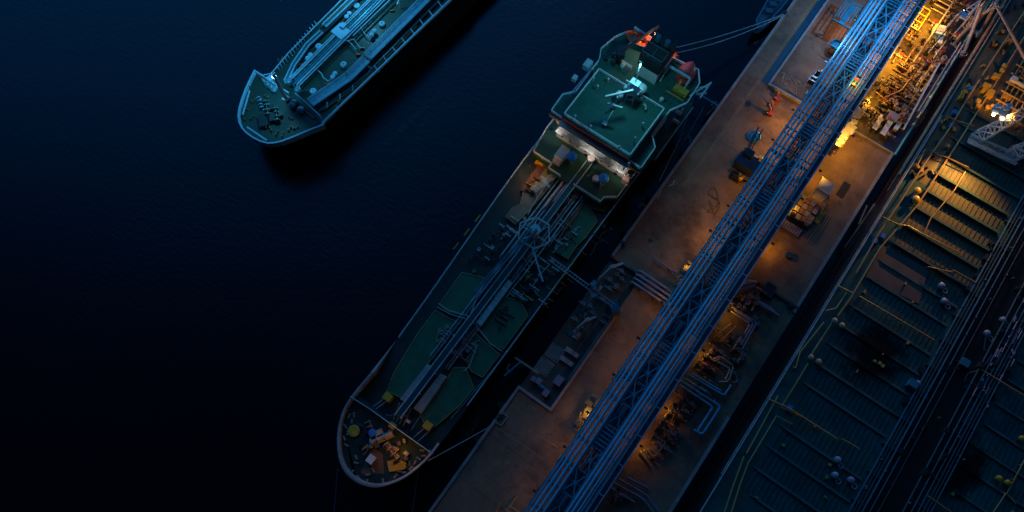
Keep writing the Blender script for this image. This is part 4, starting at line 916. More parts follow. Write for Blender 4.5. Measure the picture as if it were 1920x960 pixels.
for i,p_ in enumerate(yc): yp(p_,.15 if i in(4,6,7) else .11,DC+1.2)
# mushroom vents
vp=[(1720,357),(1718,373),(1565,601),(1579,610),(1521,670),(1535,678),(1874,897),(1890,905),(1917,822),(1902,213),(1904,220),(1896,228),(1835,189),(1835,198),(1853,201),(1862,199),(1884,123),(1880,131)]
for px,py in vp:
    p=P(px,py,DC+1.2);p.z=DC;b=MB();mushroom(b,p,.75 if px>1600 and px<1725 else .55,1.4);b.build('mushroom_vent',m_yellow if (py<400 or px>1860) else M('buff_vent',(.5,.36,.2),.5),sc_,True)
b=MB()
for px,py,sx,sy in((1804,178,.7,2.2),(1850,162,1.6,1.2),(1856,175,1.5,1.8),(1868,143,1.4,1.),(1888,182,1.7,.8),(1845,168,.8,.8)):
    p=P(px,py,DC+.8);b.base((p.x,p.y,DC),(sx,sy,1.2),.1)
b.build('yellow_deck_box',m_yellow,sc_)
b=MB()
for px,py in((1819,166),(1790,211),(1783,236),(1655,443),(1640,452),(1713,370),(1480,765)):
    p=P(px,py,DC+.5);b.base((p.x,p.y,DC),(.8,1.,.9),.1)
b.build('blue_deck_box',m_blue,sc_)
random.seed(44);b=MB();b2=MB()
for k in range(70):
    x=random.uniform(26.2,30);y=random.uniform(104,165);(b if k%2 else b2).base((x,y,DC),(random.uniform(.2,.7),random.uniform(.3,1.2),random.uniform(.3,1.1)),random.random())
b.build('deck_fitting',m_dark,sc_);b2.build('deck_fitting',m_ypipe,sc_)
# crowded lit equipment area behind the floodlights
b=MB()
for k in range(10):
    b.tube([(34+k*1.1,128,DC+1.2),(34+k*1.1,150,DC+1.2)],.16,8)
for k in range(7): b.tube([(33,127+k*2.6,DC+1.8),(50,127+k*2.6,DC+1.8)],.18,8)
b.build('lit_manifold_pipe',m_ypipe,sc_,True)
random.seed(45);b=MB()
for k in range(60):
    x=random.uniform(33,52);y=random.uniform(124,160);b.cyl((x,y,DC+.4),.3,random.uniform(.8,2),8);b.torus((x,y,DC+2.3),.4,.06,seg=10)
b.build('manifold_valve',m_brass,sc_,True)
b=MB();p=P(1900,150,DC+2);b.tube([p,p+Vector((7,-.6,.2))],.4,10);b.box(p,(1.2,1.2,1.2));b.build('white_hose_end',m_white,sc_)
b=MB();w=PP([(1840,690),(1920,740)],DC)
# lattice gantries with floodlights
gl=thing  # alias
def lattice(b,p0,p1,w0,w1,n,th=.14,up=1.2):
    p0,p1=Vector(p0),Vector(p1);d=(p1-p0).normalized();u=d.cross(Vector((0,0,1))).normalized();v=Vector((0,0,1))
    def corner(i,t0):
        w=(w0+(w1-w0)*t0)/2;return p0.lerp(p1,t0)+u*w*(1,-1,-1,1)[i]+v*w*up*(1,1,-1,-1)[i]
    for i in range(4):b.beam(corner(i,0),corner(i,1),th*1.3)
    for k in range(n):
        for i in range(4):
            b.beam(corner(i,k/n),corner((i+1)%4,(k+1)/n),th);b.beam(corner(i,k/n),corner((i+1)%4,k/n),th)
            b.beam(corner((i+1)%4,k/n),corner(i,(k+1)/n),th)
g0=P(1815,262,DC+1.5);g1=P(1905,305,DC+1.5)
b=MB();d=(g1-g0).normalized();b.beam(g0,g1,1.5,.2);o=b.build('gantry_platform',m_white if False else M('pale_grey_steel',(.42,.46,.50),.45,.2,coat=.3),sc_)
b=MB();n_=Vector((-d.y,d.x,0))
for s_ in(-.75,.75):b.rail([g0+n_*s_,g1+n_*s_],1.,.07,1.2)
b.beam(g0+n_*1.7,g1+n_*2.,.16)
b.build('gantry_platform_rail',m_whiteblue,o)
b=MB();lt=P(1862,216,DC+9);lattice(b,(33.6,118.8,DC+1.5),(37.3,124.,DC+7.5),2.4,1.5,4);b.build('lattice_arm',m_white,sc_)
b=MB();lattice(b,(41.2,119.5,DC+1.5),(46.5,126,DC+7),2.6,1.8,5);b.build('lattice_arm',m_white,sc_)
b=MB()
for k in range(4): b.torus(P(1898+k*8,222-k*7,DC+6),.55,.1,'z')
b.build('hose_saddle_ring',m_cream,sc_)
b=MB()
for px,py in((1866,210),(1887,204),(1893,198),(1880,222),(1872,199)):b.box(P(px,py,DC+8.5),(1.1,.7,.5),.5)
b.beam(P(1862,216,DC+8),P(1893,202,DC+8),.3);b.box(P(1876,208,DC+8),(3.2,1.7,.2),-.2);b.build('floodlight_bracket',m_white,sc_)
for px,py,pw,aim in((1863,215,11000,(34,92,DC)),(1880,223,11000,(42,93,DC))):
    p=P(px,py,DC+8.8);b=MB();b.sph(p,.3);o=b.build('floodlight',m_lampw,sc_,True)
    
    for e_,aim_,sz in((pw*1.1,aim,88),(pw*.25,(aim[0],145,DC),100)):
        ld=bpy.data.lights.new('flood','SPOT');ld.energy=e_*1.15;ld.color=(1,.44,.07);ld.shadow_soft_size=.3;ld.spot_size=R(sz);ld.spot_blend=.7;lo=bpy.data.objects.new('floodlight_beam',ld);S.collection.objects.link(lo);lo.parent=o;lo.location=p-ORI[o.name]+Vector((0,-.6,-.8));dr=(Vector(aim_)-p).normalized();lo.location=lo.location+dr*3.2;lo.rotation_euler=dr.to_track_quat('-Z','Y').to_euler()
# deck details on dark area
for px,py in((1765,536),(1770,565),(1595,900),(1570,862),(1720,720),(1565,891),(1850,625),(1880,600)):
    p=P(px,py,DC+.6);b=MB();b.lathe((p.x,p.y,DC+.2),[(.6,0),(.6,.8),(.3,1.),(0,1.)],12);b.torus((p.x+1.,p.y-.6,DC+.8),.45,.07);b.build('tank_hatch',M('pale_hatch',(.3,.35,.42),.4,coat=.3),sc_,True)
b=MB();b.base((30.5,76.2,DC),(.5,.8,.5));random.seed(50)
for k in range(26):
    x=random.choice((random.uniform(31,46),random.uniform(61,76)));y=random.uniform(22,84);b.base((x,y,DC+.2),(random.uniform(.2,.6),random.uniform(.3,.8),.4))
b.build('small_deck_fitting',m_ypipe,sc_)
b=MB()
for px,py,ln in((1822,685,6),(1895,610,5),(1825,660,7)): 
    pass
b.tube(PP([(1850,620),(1845,655),(1860,665),(1850,680),(1842,690)],DC+1),.12,6);b.tube(PP([(1808,715),(1815,700),(1838,694)],DC+1),.12,6);b.build('bent_deck_pipe',m_trussd,sc_,True)
b=MB();b.base((P(1802,683,DC).x,P(1802,683,DC).y,DC),(1.5,1.5,1.8));b.base((P(1706,722,DC).x,P(1706,722,DC).y,DC),(1.5,1.5,1.8));b.build('teal_deck_locker',m_truss,sc_)
# lights at far top right flooding the deck of the big tanker
# ------------------------------------------------ pier furniture
def reg(name,cat,label,px,py,z,group=None,snap=None):
    p=P(px,py,z);
    if snap is not None:p.x=snap
    return thing(name,label,cat,p,group),p
# service platform
GP='equipment on the sunken service platform';SZ=3.1
for i,(px,py) in enumerate(((1040,662),(1020,688))):
    t_,p=reg('floor_grating','grating',('upper','lower')[i]+' of the two diagonal-slatted floor gratings on the service platform',px,py,SZ,GP)
    b=MB();
    for k in range(8):b.beam(p+Vector((-1.4,-1.2+k*.33,.15)),p+Vector((1.4,-1.5+k*.33+.6,.15)),.1,.1)
    b.build('slats',m_grate,t_);b=MB();b.strip([p+Vector(v) for v in((-1.5,-1.4,0),(1.5,-1.4,0),(1.5,1.6,0),(-1.5,1.6,0))],.12,SZ+.01,SZ+.16,True);b.build('frame',m_cream,t_)
for i,(px,py) in enumerate(((1072,662),(1062,678))):
    t_,p=reg('bench_slab','slab',('upper','lower')[i]+' of two long pale slabs right of the gratings',px,py,SZ,GP)
    b=MB();b.box(p+Vector((0,0,.75)),(3.1,.95,.18));b.build('top_plate',m_pink,t_);b=MB()
    for s_ in(-1.2,1.2):b.base(p+Vector((s_,0,0)),(.25,.7,.66))
    b.build('leg',m_dark,t_)
for i,(px,py,s_,lab) in enumerate(((1047,715,1.5,'pale square cabinet near the inner corner of the service platform'),(1010,716,1.,'small pale box beside the blue pump on the service platform'),(1023,738,1.1,'small pale box at the lower corner of the service platform'),(1000,712,.8,'smallest box on the service platform, left of the others'))):
    t_,p=reg('cabinet','cabinet',lab,px,py,SZ,GP);b=MB();b.base(p,(s_,s_*1.2,1.1));b.build('body',m_pink,t_);b=MB();b.box(p+Vector((0,0,1.14)),(s_*1.1,s_*1.3,.08));b.build('lid',m_purple,t_)
t_,p=reg('pump_unit','pump','dark pump unit with motor between boxes on the service platform',1018,728,SZ,GP)
b=MB();b.box(p+Vector((0,0,.1)),(2.4,1.,.2));b.build('base_frame',m_trussd,t_);b=MB();b.tube([p+Vector((-1,0,.65)),p+Vector((.2,0,.65))],.4,12);b.tube([p+Vector((.3,0,.6)),p+Vector((1,0,.6))],.28,12);b.build('motor',m_truss,t_,True)
def towerarm(label,px,py,z0,hgt,rz,scale=1.,mats=(m_whiteblue,m_teal),reach=7.,grp='loading arms',dirx=-1,fold=0.35):
    p=P(px,py,z0);t_=thing('loading_arm',label,'loading arm',p,grp);s=scale;d=Vector((math.cos(rz),math.sin(rz),0));U=Vector((0,0,1));n_=Vector((-d.y,d.x,0))
    b=MB();b.cyl(p,.42*s,hgt,14,.34*s);b.base(p,(1.6*s,1.6*s,.25));b.build('riser_column',mats[0],t_,True)
    top=p+U*hgt;el=top+d*reach*fold+U*reach*.35;tip=el+d*reach*.65-U*(hgt*.55)
    b=MB();b.tube([top,el],.24*s,10);b.beam(top-d*1.8-U*.9,el,.14*s);b.build('inboard_arm',mats[0],t_,True)
    b=MB();b.tube([el,tip],.2*s,10);b.beam(el+n_*.5,tip+n_*.3,.12);b.build('outboard_arm',mats[0],t_,True)
    b=MB();b.box(top-d*1.9*s-U*1.,(1.3*s,1.*s,1.1*s),rz);b.build('counterweight',mats[1],t_)
    b=MB();b.torus(el,.85*s,.09*s,'x' if abs(d.y)>abs(d.x) else 'y');
    for k in range(4):
        a_=k*math.pi/4;e_=(n_ if False else d)*math.cos(a_)*.85*s+U*math.sin(a_)*.85*s;b.beam(el-e_,el+e_,.06)
    b.build('sheave_wheel',mats[0],t_)
    b=MB();b.tube([tip,tip-U*.9],.3*s,10);b.box(tip-U*.9,(.7*s,.7*s,.35));b.build('coupler',mats[1],t_,True);return t_
towerarm('folded pale loading arm standing over the diagonal gratings',1080,628,SZ,6.5,R(70),1.0,(m_grate,m_teal),4.5)
towerarm('dark teal loading arm in the middle of the service platform',1092,590,SZ,7,R(80),.9,(m_truss,m_dark),4.5)
towerarm('teal-topped loading arm at the upper end of the service platform',1120,540,SZ,7.5,R(72),1.,(m_grate,m_truss),6)
for lab,a_,c_,e_ in (('cream loading arm with long lowered boom at the top right pier edge',(1842,8),(1808,99),(1820,52)),('shorter cream loading arm at the top right pier edge, beside the long one',(1864,14),(1838,62),(1828,48))):
    top=P(*a_,16);tip=P(*c_,9.5);t_=thing('loading_arm',lab,'loading arm',(21.5,top.y-2,PZ),'loading arms')
    b=MB();b.tube([(21.5,top.y-2,PZ),(21.5,top.y-2,14),top],.4,12);b.base((21.5,top.y-2,PZ),(1.7,1.7,.3));b.build('riser_column',m_cream,t_,True)
    b=MB();b.tube([top,tip],.38,12);b.build('outboard_arm',m_pink,t_,True)
    b=MB();b.tube([top+Vector((-.8,0,.6)),P(*e_,12)],.16,8);b.build('balance_link',m_cream,t_,True)
    b=MB();b.tube([tip,tip-Vector((0,0,1.4))],.42,12);b.torus(tip-Vector((0,0,.2)),.75,.14);b.box(tip-Vector((.7,0,.4)),(1.2,.7,.6));b.build('coupler',m_cream,t_,True)
    b=MB();b.torus(top,.95,.1,'x');
    for k in range(3):
        q_=k*math.pi/3;v=Vector((0,math.cos(q_),math.sin(q_)))*.95;b.beam(top-v,top+v,.08)
    b.build('sheave_wheel',m_cream,t_)
# the long arm reaching over the big tanker
p=P(1866,5,PZ);t_=thing('loading_arm','pink-lit loading arm with spoked wheel reaching out over the big tanker','loading arm',(22.,p.y,PZ),'loading arms')
a_=P(1867,8,22);c_=P(1922,110,DC+4);b=MB();b.tube([a_,c_],.33,12);b.build('outboard_arm',m_pink,t_,True)
b=MB();b.tube([(22.,p.y,PZ),(22.,p.y,16),a_],.4,12);b.build('riser_column',m_cream,t_,True)
b=MB();b.torus(a_+Vector((.4,0,.4)),1.2,.12,'z')
for k in range(3):
    q_=k*math.pi/3;e_=Vector((math.cos(q_),math.sin(q_),0))*1.2;b.beam(a_+Vector((.4,0,.4))-e_,a_+Vector((.4,0,.4))+e_,.1)
b.build('sheave_wheel',m_cream,t_)
# gangway boom from platform to ship
t_=thing('gangway','long thin steel gangway from the service platform up to the tanker deck','gangway',P(1150,580,SZ));b=MB();g0,g1=P(1152,574,8),P(1030,484,10)
g2=g0.lerp(g1,1);u=Vector((0,0,.0));s1=(g1-g0).cross(Vector((0,0,1))).normalized()*.4
b.beam(g0+s1,g1+s1,.14,.2);b.beam(g0-s1,g1-s1,.14,.2)
for k in range(24):
    q=g0.lerp(g1,k/24);b.beam(q+s1,q-s1,.08)
b.build('walkway_span',m_grate,t_);b=MB();b.box(g0-Vector((0,0,2.4)),(2.6,1.8,5),R(-36));b.build('gangway_tower',m_trussd,t_)
# frames and rails around platform
t_=thing('platform_railing','blue steel guard rail between service platform and pier slab','railing',(-7.3,45,PZ));b=MB();b.rail([(-7.5,30,PZ),(-7.5,48,PZ)],1.1,.1,2);b.rail([(-12,57.2,PZ),(-7.6,57.2,PZ)],1.1,.07,2);b.build('rails',m_truss,t_)
random.seed(61)
for k in range(16):
    x=random.uniform(-14,-8.2);y=random.uniform(38,56);t_=thing('platform_valve','small dark valve stand among the loading arms of the service platform','valve',(x,y,SZ),'valve stands among the loading arms')
    b=MB();q=Vector((x,y,SZ));b.tube([q+Vector((-1.1,0,.6)),q+Vector((1.1,0,.6))],.14,8);b.cyl(q,.16,1.3,8);b.build('valve_body',random.choice((m_truss,m_purple,m_brass)),t_,True);b=MB();b.torus(q+Vector((0,0,1.4)),.36,.05);b.build('handwheel',m_grate,t_)
# mooring dolphin catwalk lattice at top (beside platform in gap)
# crossing pipes
t_=thing('pipe_crossing','four parallel blue pipes crossing the pier from the service platform to the bridge','pipe crossing',(-4,57.2,PZ))
for k in range(4):
    b=MB();y=54.4+k*1.0;b.tube([(-8.2,y,PZ-.8),(-8.2,y,PZ+1.),(-7.8,y,PZ+1.3),(.4,y,PZ+1.3),(.7,y,PZ+1.8),(.7,y,BZ-2)],.27,10);b.build('pipe',m_purple,t_,True)
b=MB();
for x in(-6,-2.5):b.base((x,55.9,PZ),(.3,4.,1.))
b.build('pipe_rack',m_dark,t_)
t_=thing('hand_rail','single pale handrail crossing the pier above the four crossing pipes','railing',(-3,62,PZ));b=MB();b.rail([(-7.2,61.6,PZ),(.2,61.6,PZ)],1.1,.12,3.6);b.beam((-7.2,61.6,PZ+1.1),(-7.4,59.6,PZ+1),.15);b.build('rails',m_purple,t_)
# red hydrants
for i,(px,py,lab,sc2) in enumerate(((1454,184,'red fire monitor with pale head nearest the low L-shaped wall',1.0),(1446,200,'smallest red hydrant, between the two fire monitors',.6),(1440,212,'dark red fire monitor with pale nozzle, lowest of the hydrants',.9))):
    t_,p=reg('fire_hydrant','hydrant',lab,px,py,PZ,'red hydrants on the pier');b=MB();b.cyl(p,.6*sc2,.2,14);b.cyl(p,.42*sc2,1.7*sc2,14,.36*sc2);b.sph(p+Vector((0,0,1.7*sc2)),.42*sc2);b.box(p+Vector((.6*sc2,-.3,.5)),(1.0*sc2,.9*sc2,1.),.3);b.build('hydrant_body',m_redbright,t_,True)
    b=MB();b.tube([p+Vector((0,0,1.9*sc2)),p+Vector((.1,0,2.3*sc2)),p+Vector((-.9*sc2,.6*sc2,2.7*sc2))],.17*sc2,8);b.build('nozzle',m_pink,t_,True);b=MB()
    for k in(-1,1):b.tube([p+Vector((0,0,.9*sc2)),p+Vector((.2*k,-.75*sc2,.9*sc2))],.15*sc2,8)
    b.build('outlet',m_pink,t_,True)
# plates in the slab
for i,(px,py,lab) in enumerate(((1402,195,'dark square cover plate left of the red hydrants'),(1219,451,'small dark round-cornered cover plate on the mid pier'),(1478,480,'dark blue square box lid on the yellow slab below the crates'))):
    p=P(px,py,PZ);b=MB();b.prism([(p.x+.75*math.cos(a_)*(1 if i!=1 else .7),p.y+.75*math.sin(a_)*(1 if i!=1 else .7)) for a_ in [k*math.pi/4+.4 for k in range(8)]],PZ+.004,PZ+(.03 if i<2 else .7))
    tag(b.build('cover_plate',m_dark if i<2 else m_trussd,base=p),lab,'cover plate','cover plates in the pier')
t_=thing('drain_slot','dark rectangular pit cover on the tan slab right of the canvas shelter','pit cover',P(1581,355,PZ));p=P(1581,355,PZ);b=MB();b.box(p+Vector((0,0,.06)),(1.3,3.4,.11));b.build('cover',m_dark,t_);b=MB();b.strip([p+Vector(v) for v in((-.75,-1.8,0),(.75,-1.8,0),(.75,1.8,0),(-.75,1.8,0))],.12,PZ+.005,PZ+.16,True);b.build('frame',m_conc2,t_)
# round base tank thing + crane at (1415,265)
t_,p=reg('hose_reel','hose reel','round blue hose reel tub on the pier left of the bridge',1413,258,PZ)
b=MB();b.lathe(p,[(1.5,0),(1.5,.5),(1.3,.55),(1.25,.2),(0,.2)],24);b.build('tub',m_truss,t_,True);b=MB();b.torus(p+Vector((0,0,.45)),.9,.16);b.torus(p+Vector((0,0,.6)),.6,.15);b.build('coiled_hose',m_blue,t_,True)
t_,p=reg('jib_crane','crane','dark jib crane casting a long shadow over the pier, beside the round hose tub',1388,300,PZ)
b=MB();b.cyl(p,.6,5.2,14,.5);b.box(p+Vector((0,0,.15)),(2,2,.3));b.build('crane_post',m_trussd,t_,True)
b=MB();q=p+Vector((0,0,5.2));b.beam(q+Vector((.5,-1,.3)),q+Vector((-.6,5.4,1.2)),.35,.45);b.beam(q+Vector((.9,-1,.3)),q+Vector((.4,5.4,1.2)),.25);b.beam(q,q+Vector((-.6,3,1.8)),.15);b.build('jib',m_trussd,t_);b=MB();b.box(q+Vector((1.,-1,.6)),(1.8,1.6,1.4));b.build('cab',m_dark,t_)
t_,p=reg('switch_cabin','cabin','long dark blue cabin joined to the pipe bridge below the round hose tub',1405,318,PZ)
b=MB();b.base(Vector((-2.4,p.y-.4,PZ)),(4.6,2.6,3.2));m_nv=M('navy_cabin_paint',(.025,.035,.10),.6);b.build('cabin_body',m_nv,t_);b=MB();b.box((-2.4,p.y-.4,PZ+3.26),(4.9,2.9,.12));b.build('cabin_roof',m_nv,t_);b=MB();b.box((-4.72,p.y-.4,PZ+1.3),(.06,.9,2.1));b.build('door',m_truss,t_)
for i,(px,py,m_,s_,lab) in enumerate(((1416,300,m_cream,1.5,'cream crate lit orange between the hose tub and the cabin'),(1378,333,m_dark,2.,'dark pump skid at the left end of the dark blue cabin'),(1387,338,m_yellow,.9,'yellow lit drum casing in front of the dark blue cabin'),(1525,152,m_trussd,2.,'dark blue skid under the bridge inside the low L-shaped wall'),(1533,140,m_dark,1.2,'small dark pump above the blue skid under the bridge'),(1558,98,m_pink,1.,'pale fitting beside the bridge on the slab inside the L-shaped wall'))):
    t_,p=reg('equipment_skid','skid',lab,px,py,PZ,'equipment skids left of the bridge');b=MB();b.base(p,(s_*1.2,s_,.2));b.build('skid_frame',m_dark,t_);b=MB();b.base(p+Vector((0,0,.2)),(s_*.8,s_*.75,.7));b.tube([p+Vector((-s_*.5,0,1.1)),p+Vector((s_*.5,.1,1.1))],.28,10);b.build('machine_casing',m_,t_);b=MB();b.cyl(p+Vector((s_*.3,s_*.2,.9)),.14,.8,8);b.torus(p+Vector((s_*.3,s_*.2,1.75)),.3,.05);b.build('handwheel',m_cream,t_)
# scribble marks (rope/wire litter) on slab
random.seed(70)
for i,(px,py,lab) in enumerate(((1475,145,'tangled pale wire on the slab corner inside the L-shaped wall'),(1488,160,'tangle of wire nearest the blue skid under the bridge'),(1330,390,'tangled hose lying on the orange patch left of the bridge'),(1345,365,'small tangle of hose above the orange patch left of the bridge'))):
    c0=P(px,py,PZ+.12);pts=[c0+Vector((random.uniform(-2.4,2.4),random.uniform(-2.4,2.4),0)) for _ in range(9)];pts=smoothpoly(pts,3,False);b=MB();b.tube(pts,.07,5);tag(b.build('hose_tangle',m_brass if i>1 else m_cream,base=c0,smooth=True),lab,'hose','tangles of hose and wire on the pier')
t_,p=reg('boom_barrier','pole','thin blue pole with hook lying at the pier edge beside the slack rope',1258,335,PZ+.15);b=MB();b.tube([P(1263,318,PZ+.2),P(1248,342,PZ+.2)],.13,6);b.build('pole_shaft',m_blue,t_);b=MB();b.tube([P(1254,349,PZ+.2),P(1262,345,PZ+.2),P(1264,338,PZ+.2)],.1,6);b.tube([P(1240,356,PZ+.2),P(1232,372,PZ+.2)],.09,6);b.build('hook',m_whiteblue,t_)
# notch
t_=thing('mooring_notch','small square mooring notch with kerb at the pier edge where the bow rope ends','mooring point',(PL+.8,15.6,PZ));b=MB();b.strip([(PL,14.6,0),(PL+1.9,14.6,0),(PL+1.9,16.8,0),(PL,16.8,0)],.22,PZ+.01,PZ+.4);b.build('kerb_frame',m_kerb,t_);b=MB();bitts(b,(PL+.8,15.7,PZ),1.,.8);b.build('bitts',m_dark,t_)
# bollards + fenders
def bollard(px,py,lab,x=None):
    t_,p=reg('bollard','bollard',lab,px,py,PZ,'mooring bollards on the pier',x);b=MB();b.lathe(p,[(.5,0),(.5,.12),(.3,.18),(.26,.75),(.5,.85),(.5,1.05),(0,1.1)],14);b.build('bollard_post',m_dark,t_,True);b=MB();b.box(p+Vector((0,0,.03)),(1.5,1.3,.06));b.build('bollard_base',m_trussd,t_)
bollard(1470,27,'dark bollard holding the two pale stern ropes',None);bollard(1340,197,'dark bollard at the pier edge level with the lifeboat');bollard(1205,388,'dark bollard on the pier edge below the slack rope');bollard(1167,458,'dark bollard on the pier edge just above the service platform');bollard(1640,392,'forked bollard on the far edge below the tan slab');bollard(1290,262,'bollard on the pier edge where the short rope lands')
bollard(1480,575,'dark bollard at the far pier edge above the bent pipes')
for i,(y,lab) in enumerate(((101,'black rubber fender between pier and tanker, level with the lifeboat'),(74,'black rubber fender between the pier and tanker below the bridge house'),(64,'black rubber fender above the service platform'),(10,'black rubber fender beside the foredeck below the service platform'),(18,'black rubber fender next to the square mooring notch'))):
    t_=thing('fender',lab,'fender',(PL-.8,y,1.5),'fenders on the pier side');b=MB();b.tube([(PL-.75,y,.5),(PL-.75,y,3.6)],.7,14);b.build('fender_body',m_rubber,t_,True);b=MB();b.box((PL-.12,y,2.2),(.2,1.8,3.));b.build('fender_plate',m_trussd,t_)
# red-brown raft by the bow
t_=thing('pontoon','long rusty brown pontoon floating between tanker bow and pier','pontoon',P(886,797,1));b=MB();w=PP([(868,815),(893,776),(905,782),(880,822)],1.2);b.prism([(p.x,p.y) for p in smoothpoly(w,2)],-.3,1.2);b.build('float',M('rusty_pontoon',(.16,.07,.06),.6,dirt=(.05,.03,.03)),t_);b=MB();b.tube(PP([(863,818),(862,808),(870,800)],1.5),.08,6);b.build('mooring_loop',m_cream,t_)
t_=thing('hose_davit','blue steel davit over the gap between tanker and the service platform','davit',P(980,690,SZ));b=MB();q0=P(975,683,SZ+1);b.beam((q0.x,q0.y,SZ-1),(q0.x,q0.y,SZ+3),.4);b.beam((q0.x,q0.y,SZ+3),P(945,705,SZ+3),.3);b.tube([P(958,700,SZ+2.6),P(950,692,SZ+2.6),P(956,682,SZ+2.6)],.16,8);b.build('davit_frame',m_truss,t_);b=MB();b.beam(P(965,670,SZ+2),P(1010,700,SZ+1),.45,.3);b.build('davit_arm',m_cream,t_)
t_=thing('mooring_hook','pale steel mooring hook frame at the far edge beside the big tanker gap','mooring hook',P(1622,400,PZ));b=MB();b.beam(P(1640,382,PZ+.6),P(1583,465,PZ-2),.3);b.beam(P(1626,385,PZ+.8),P(1610,420,PZ),.25);b.build('hook_arm',m_cream,t_)
# davit near lifeboat over gap
t_=thing('access_ladder','thin teal ladder frame in the gap beside the lifeboat','ladder',P(1310,190,PZ));b=MB();b.beam(P(1300,170,PZ+1),P(1345,198,PZ+1),.3);b.beam(P(1308,168,PZ+2),P(1292,190,PZ+1),.15);b.beam(P(1318,176,PZ+2),P(1306,192,PZ+1),.12);b.beam(P(1340,200,PZ+1.2),P(1325,215,PZ),.2);b.beam(P(1322,178,PZ+2),P(1316,166,PZ+2),.15);b.build('ladder_rails',m_truss,t_)
# canvas shelter
t_=thing('canvas_shelter','white canvas shelter with a torn hanging flap right of the pipe bridge','shelter',P(1545,362,PZ))
def surf(pts,mat,name,par,th=.06):
    b=MB();n=len(pts);o=0;b.v=[Vector(p) for p in pts]+[Vector(p)-Vector((0,0,th)) for p in pts];b.f=[tuple(range(n)),tuple(range(n,2*n))[::-1]]+[(i,(i+1)%n,n+(i+1)%n,n+i) for i in range(n)];return b.build(name,mat,par)
q=lambda x,y,z:P(1440+x/6.857,320+y/6.857,PZ+z)
surf([q(705,80,3.),q(870,185,3.4),q(790,320,3.0),q(625,215,3.)],m_canvas,'canvas_roof',t_);surf([q(625,215,2.99),q(790,320,2.99),q(690,410,1.4),q(540,310,1.6)],m_canvas,'canvas_front',t_);surf([q(795,322,2.8),q(800,410,1.6),q(755,450,.8),q(750,525,.1),q(690,430,.9),q(740,350,2.)],m_canvas,'hanging_flap',t_)
b=MB();
for s_ in((705,80),(870,185),(790,320),(545,310)):
    v=q(*s_,2.9);b.beam(v,(v.x,v.y,PZ),.12)
b.build('pole',m_grate,t_)
# crates under
t_=thing('crate_stack','dark blue frame skid loaded with violet crates, between bridge and canvas shelter','crates',P(1508,398,PZ));c0=P(1508,398,PZ);b=MB();b.base(c0,(5.2,6.2,.4));b.build('skid_frame',m_trussd,t_);random.seed(80);b=MB();b2=MB()
for i in range(4):
    for j in range(4):
        bb=b if (i+j)%2 else b2;bb.base(c0+Vector((-1.8+i*1.15,-2.3+j*1.45,.4)),(1.,1.25,random.uniform(.5,1.3)))
b.build('crate',m_purple,t_);b2.build('slatted_crate',m_brass,t_)
b=MB();
for k in range(7):b.box(c0+Vector((.6+k*.26,-1.7,1.75)),(.1,2.2,.1))
b.build('slats',m_pink,t_);b=MB();b.sph(c0+Vector((-1.8,-2.2,1.2)),.55);b.build('yellow_float',m_yellow,t_)
t_=thing('pallet','long pallet of brown planks just below the violet crate skid','pallet',P(1482,428,PZ));c0=P(1482,428,PZ);b=MB()
for k in range(8):b.base(c0+Vector((-2+k*.58,0,.15)),(.4,1.9,.35))
b.build('planks',m_purple,t_);b=MB();b.box(c0+Vector((.2,0,.08)),(4.8,1.6,.14));b.build('bearer',m_trussd,t_)
t_=thing('yellow_cover','yellow rectangular cover sheet under the shelter flap','cover',P(1532,405,PZ));surf([q(690,455,.3),q(752,540,.3),q(640,685,.3),q(555,640,.3)],m_yellow,'sheet',t_,.25)
t_=thing('pipe_stack','pair of long thin pipes lying on the slab below the canvas shelter','pipes',P(1530,440,PZ));b=MB()
for k in range(3):b.tube([q(740-k*0+k*40,570,.15),q(500+k*40,935,.15)],.08,6)
b.build('pipe',m_cream,t_,True)
t_=thing('cable_box','dark open box on the orange slab above the dark kerb','box',P(1440,545,PZ));p=P(1440,545,PZ);b=MB();b.base(p,(2.2,2.6,.8));b.build('body',m_dark,t_);b=MB();b.strip([p+Vector(v) for v in((-1.15,-1.35,0),(1.15,-1.35,0),(1.15,1.35,0),(-1.15,1.35,0))],.14,PZ+.7,PZ+.9,True);b.build('rim',m_trussd,t_)
t_=thing('lagged_vessel','rounded grey vessel with curved pipes beside the bridge above the yellow pipes','vessel',P(1390,545,PZ));p=P(1390,545,PZ);b=MB();b.tube([p+Vector((-1.5,-2,1.2)),p+Vector((1,2,1.2))],1.15,14);b.build('shell',m_purple,t_,True);b=MB();b.tube([p+Vector((-.5,0,2.3)),p+Vector((0,1.5,2.9)),p+Vector((1.3,2.4,2.5)),p+Vector((1.8,3,.5))],.16,8);b.build('curved_pipe',m_grate,t_,True)
# white slabs by upper manifold
for i,(px,py) in enumerate(((1643,234),(1658,244))):
    t_,p=reg('white_slab','slab',('left','right')[i]+' of the two long white slabs at the lower end of the crowded manifold',px,py,PZ,'white slabs by the manifold');b=MB();b.box(p+Vector((0,0,1.2)),(1.15,4.2,.2));b.build('plate',m_white,t_);b=MB()
    for s_ in(-1.5,1.5):b.base(p+Vector((0,s_,0)),(.8,.2,1.1))
    b.build('leg',m_dark,t_)
t_,p=reg('electric_cabinet','cabinet','pale cabinet with boxes right of the two white slabs',1670,224,PZ);b=MB();b.base(p,(2.2,1.8,1.5));b.base(p+Vector((1.9,-1.2,0)),(1.,2.4,1.1));b.build('body',m_white,t_);b=MB();b.box(p+Vector((0,0,1.55)),(2.4,2.,.1));b.build('lid',m_purple,t_)
t_=thing('steel_frame','rectangular pale frame lines on the slab above the white slabs','frame',P(1640,215,PZ));b=MB()
for pts in([(1643,208),(1628,232)],[(1645,210),(1660,218)],[(1631,192),(1576,272)]):b.beam(P(*pts[0],PZ+.4),P(*pts[1],PZ+.4),.22)
b.build('frame_bars',m_cream,t_)
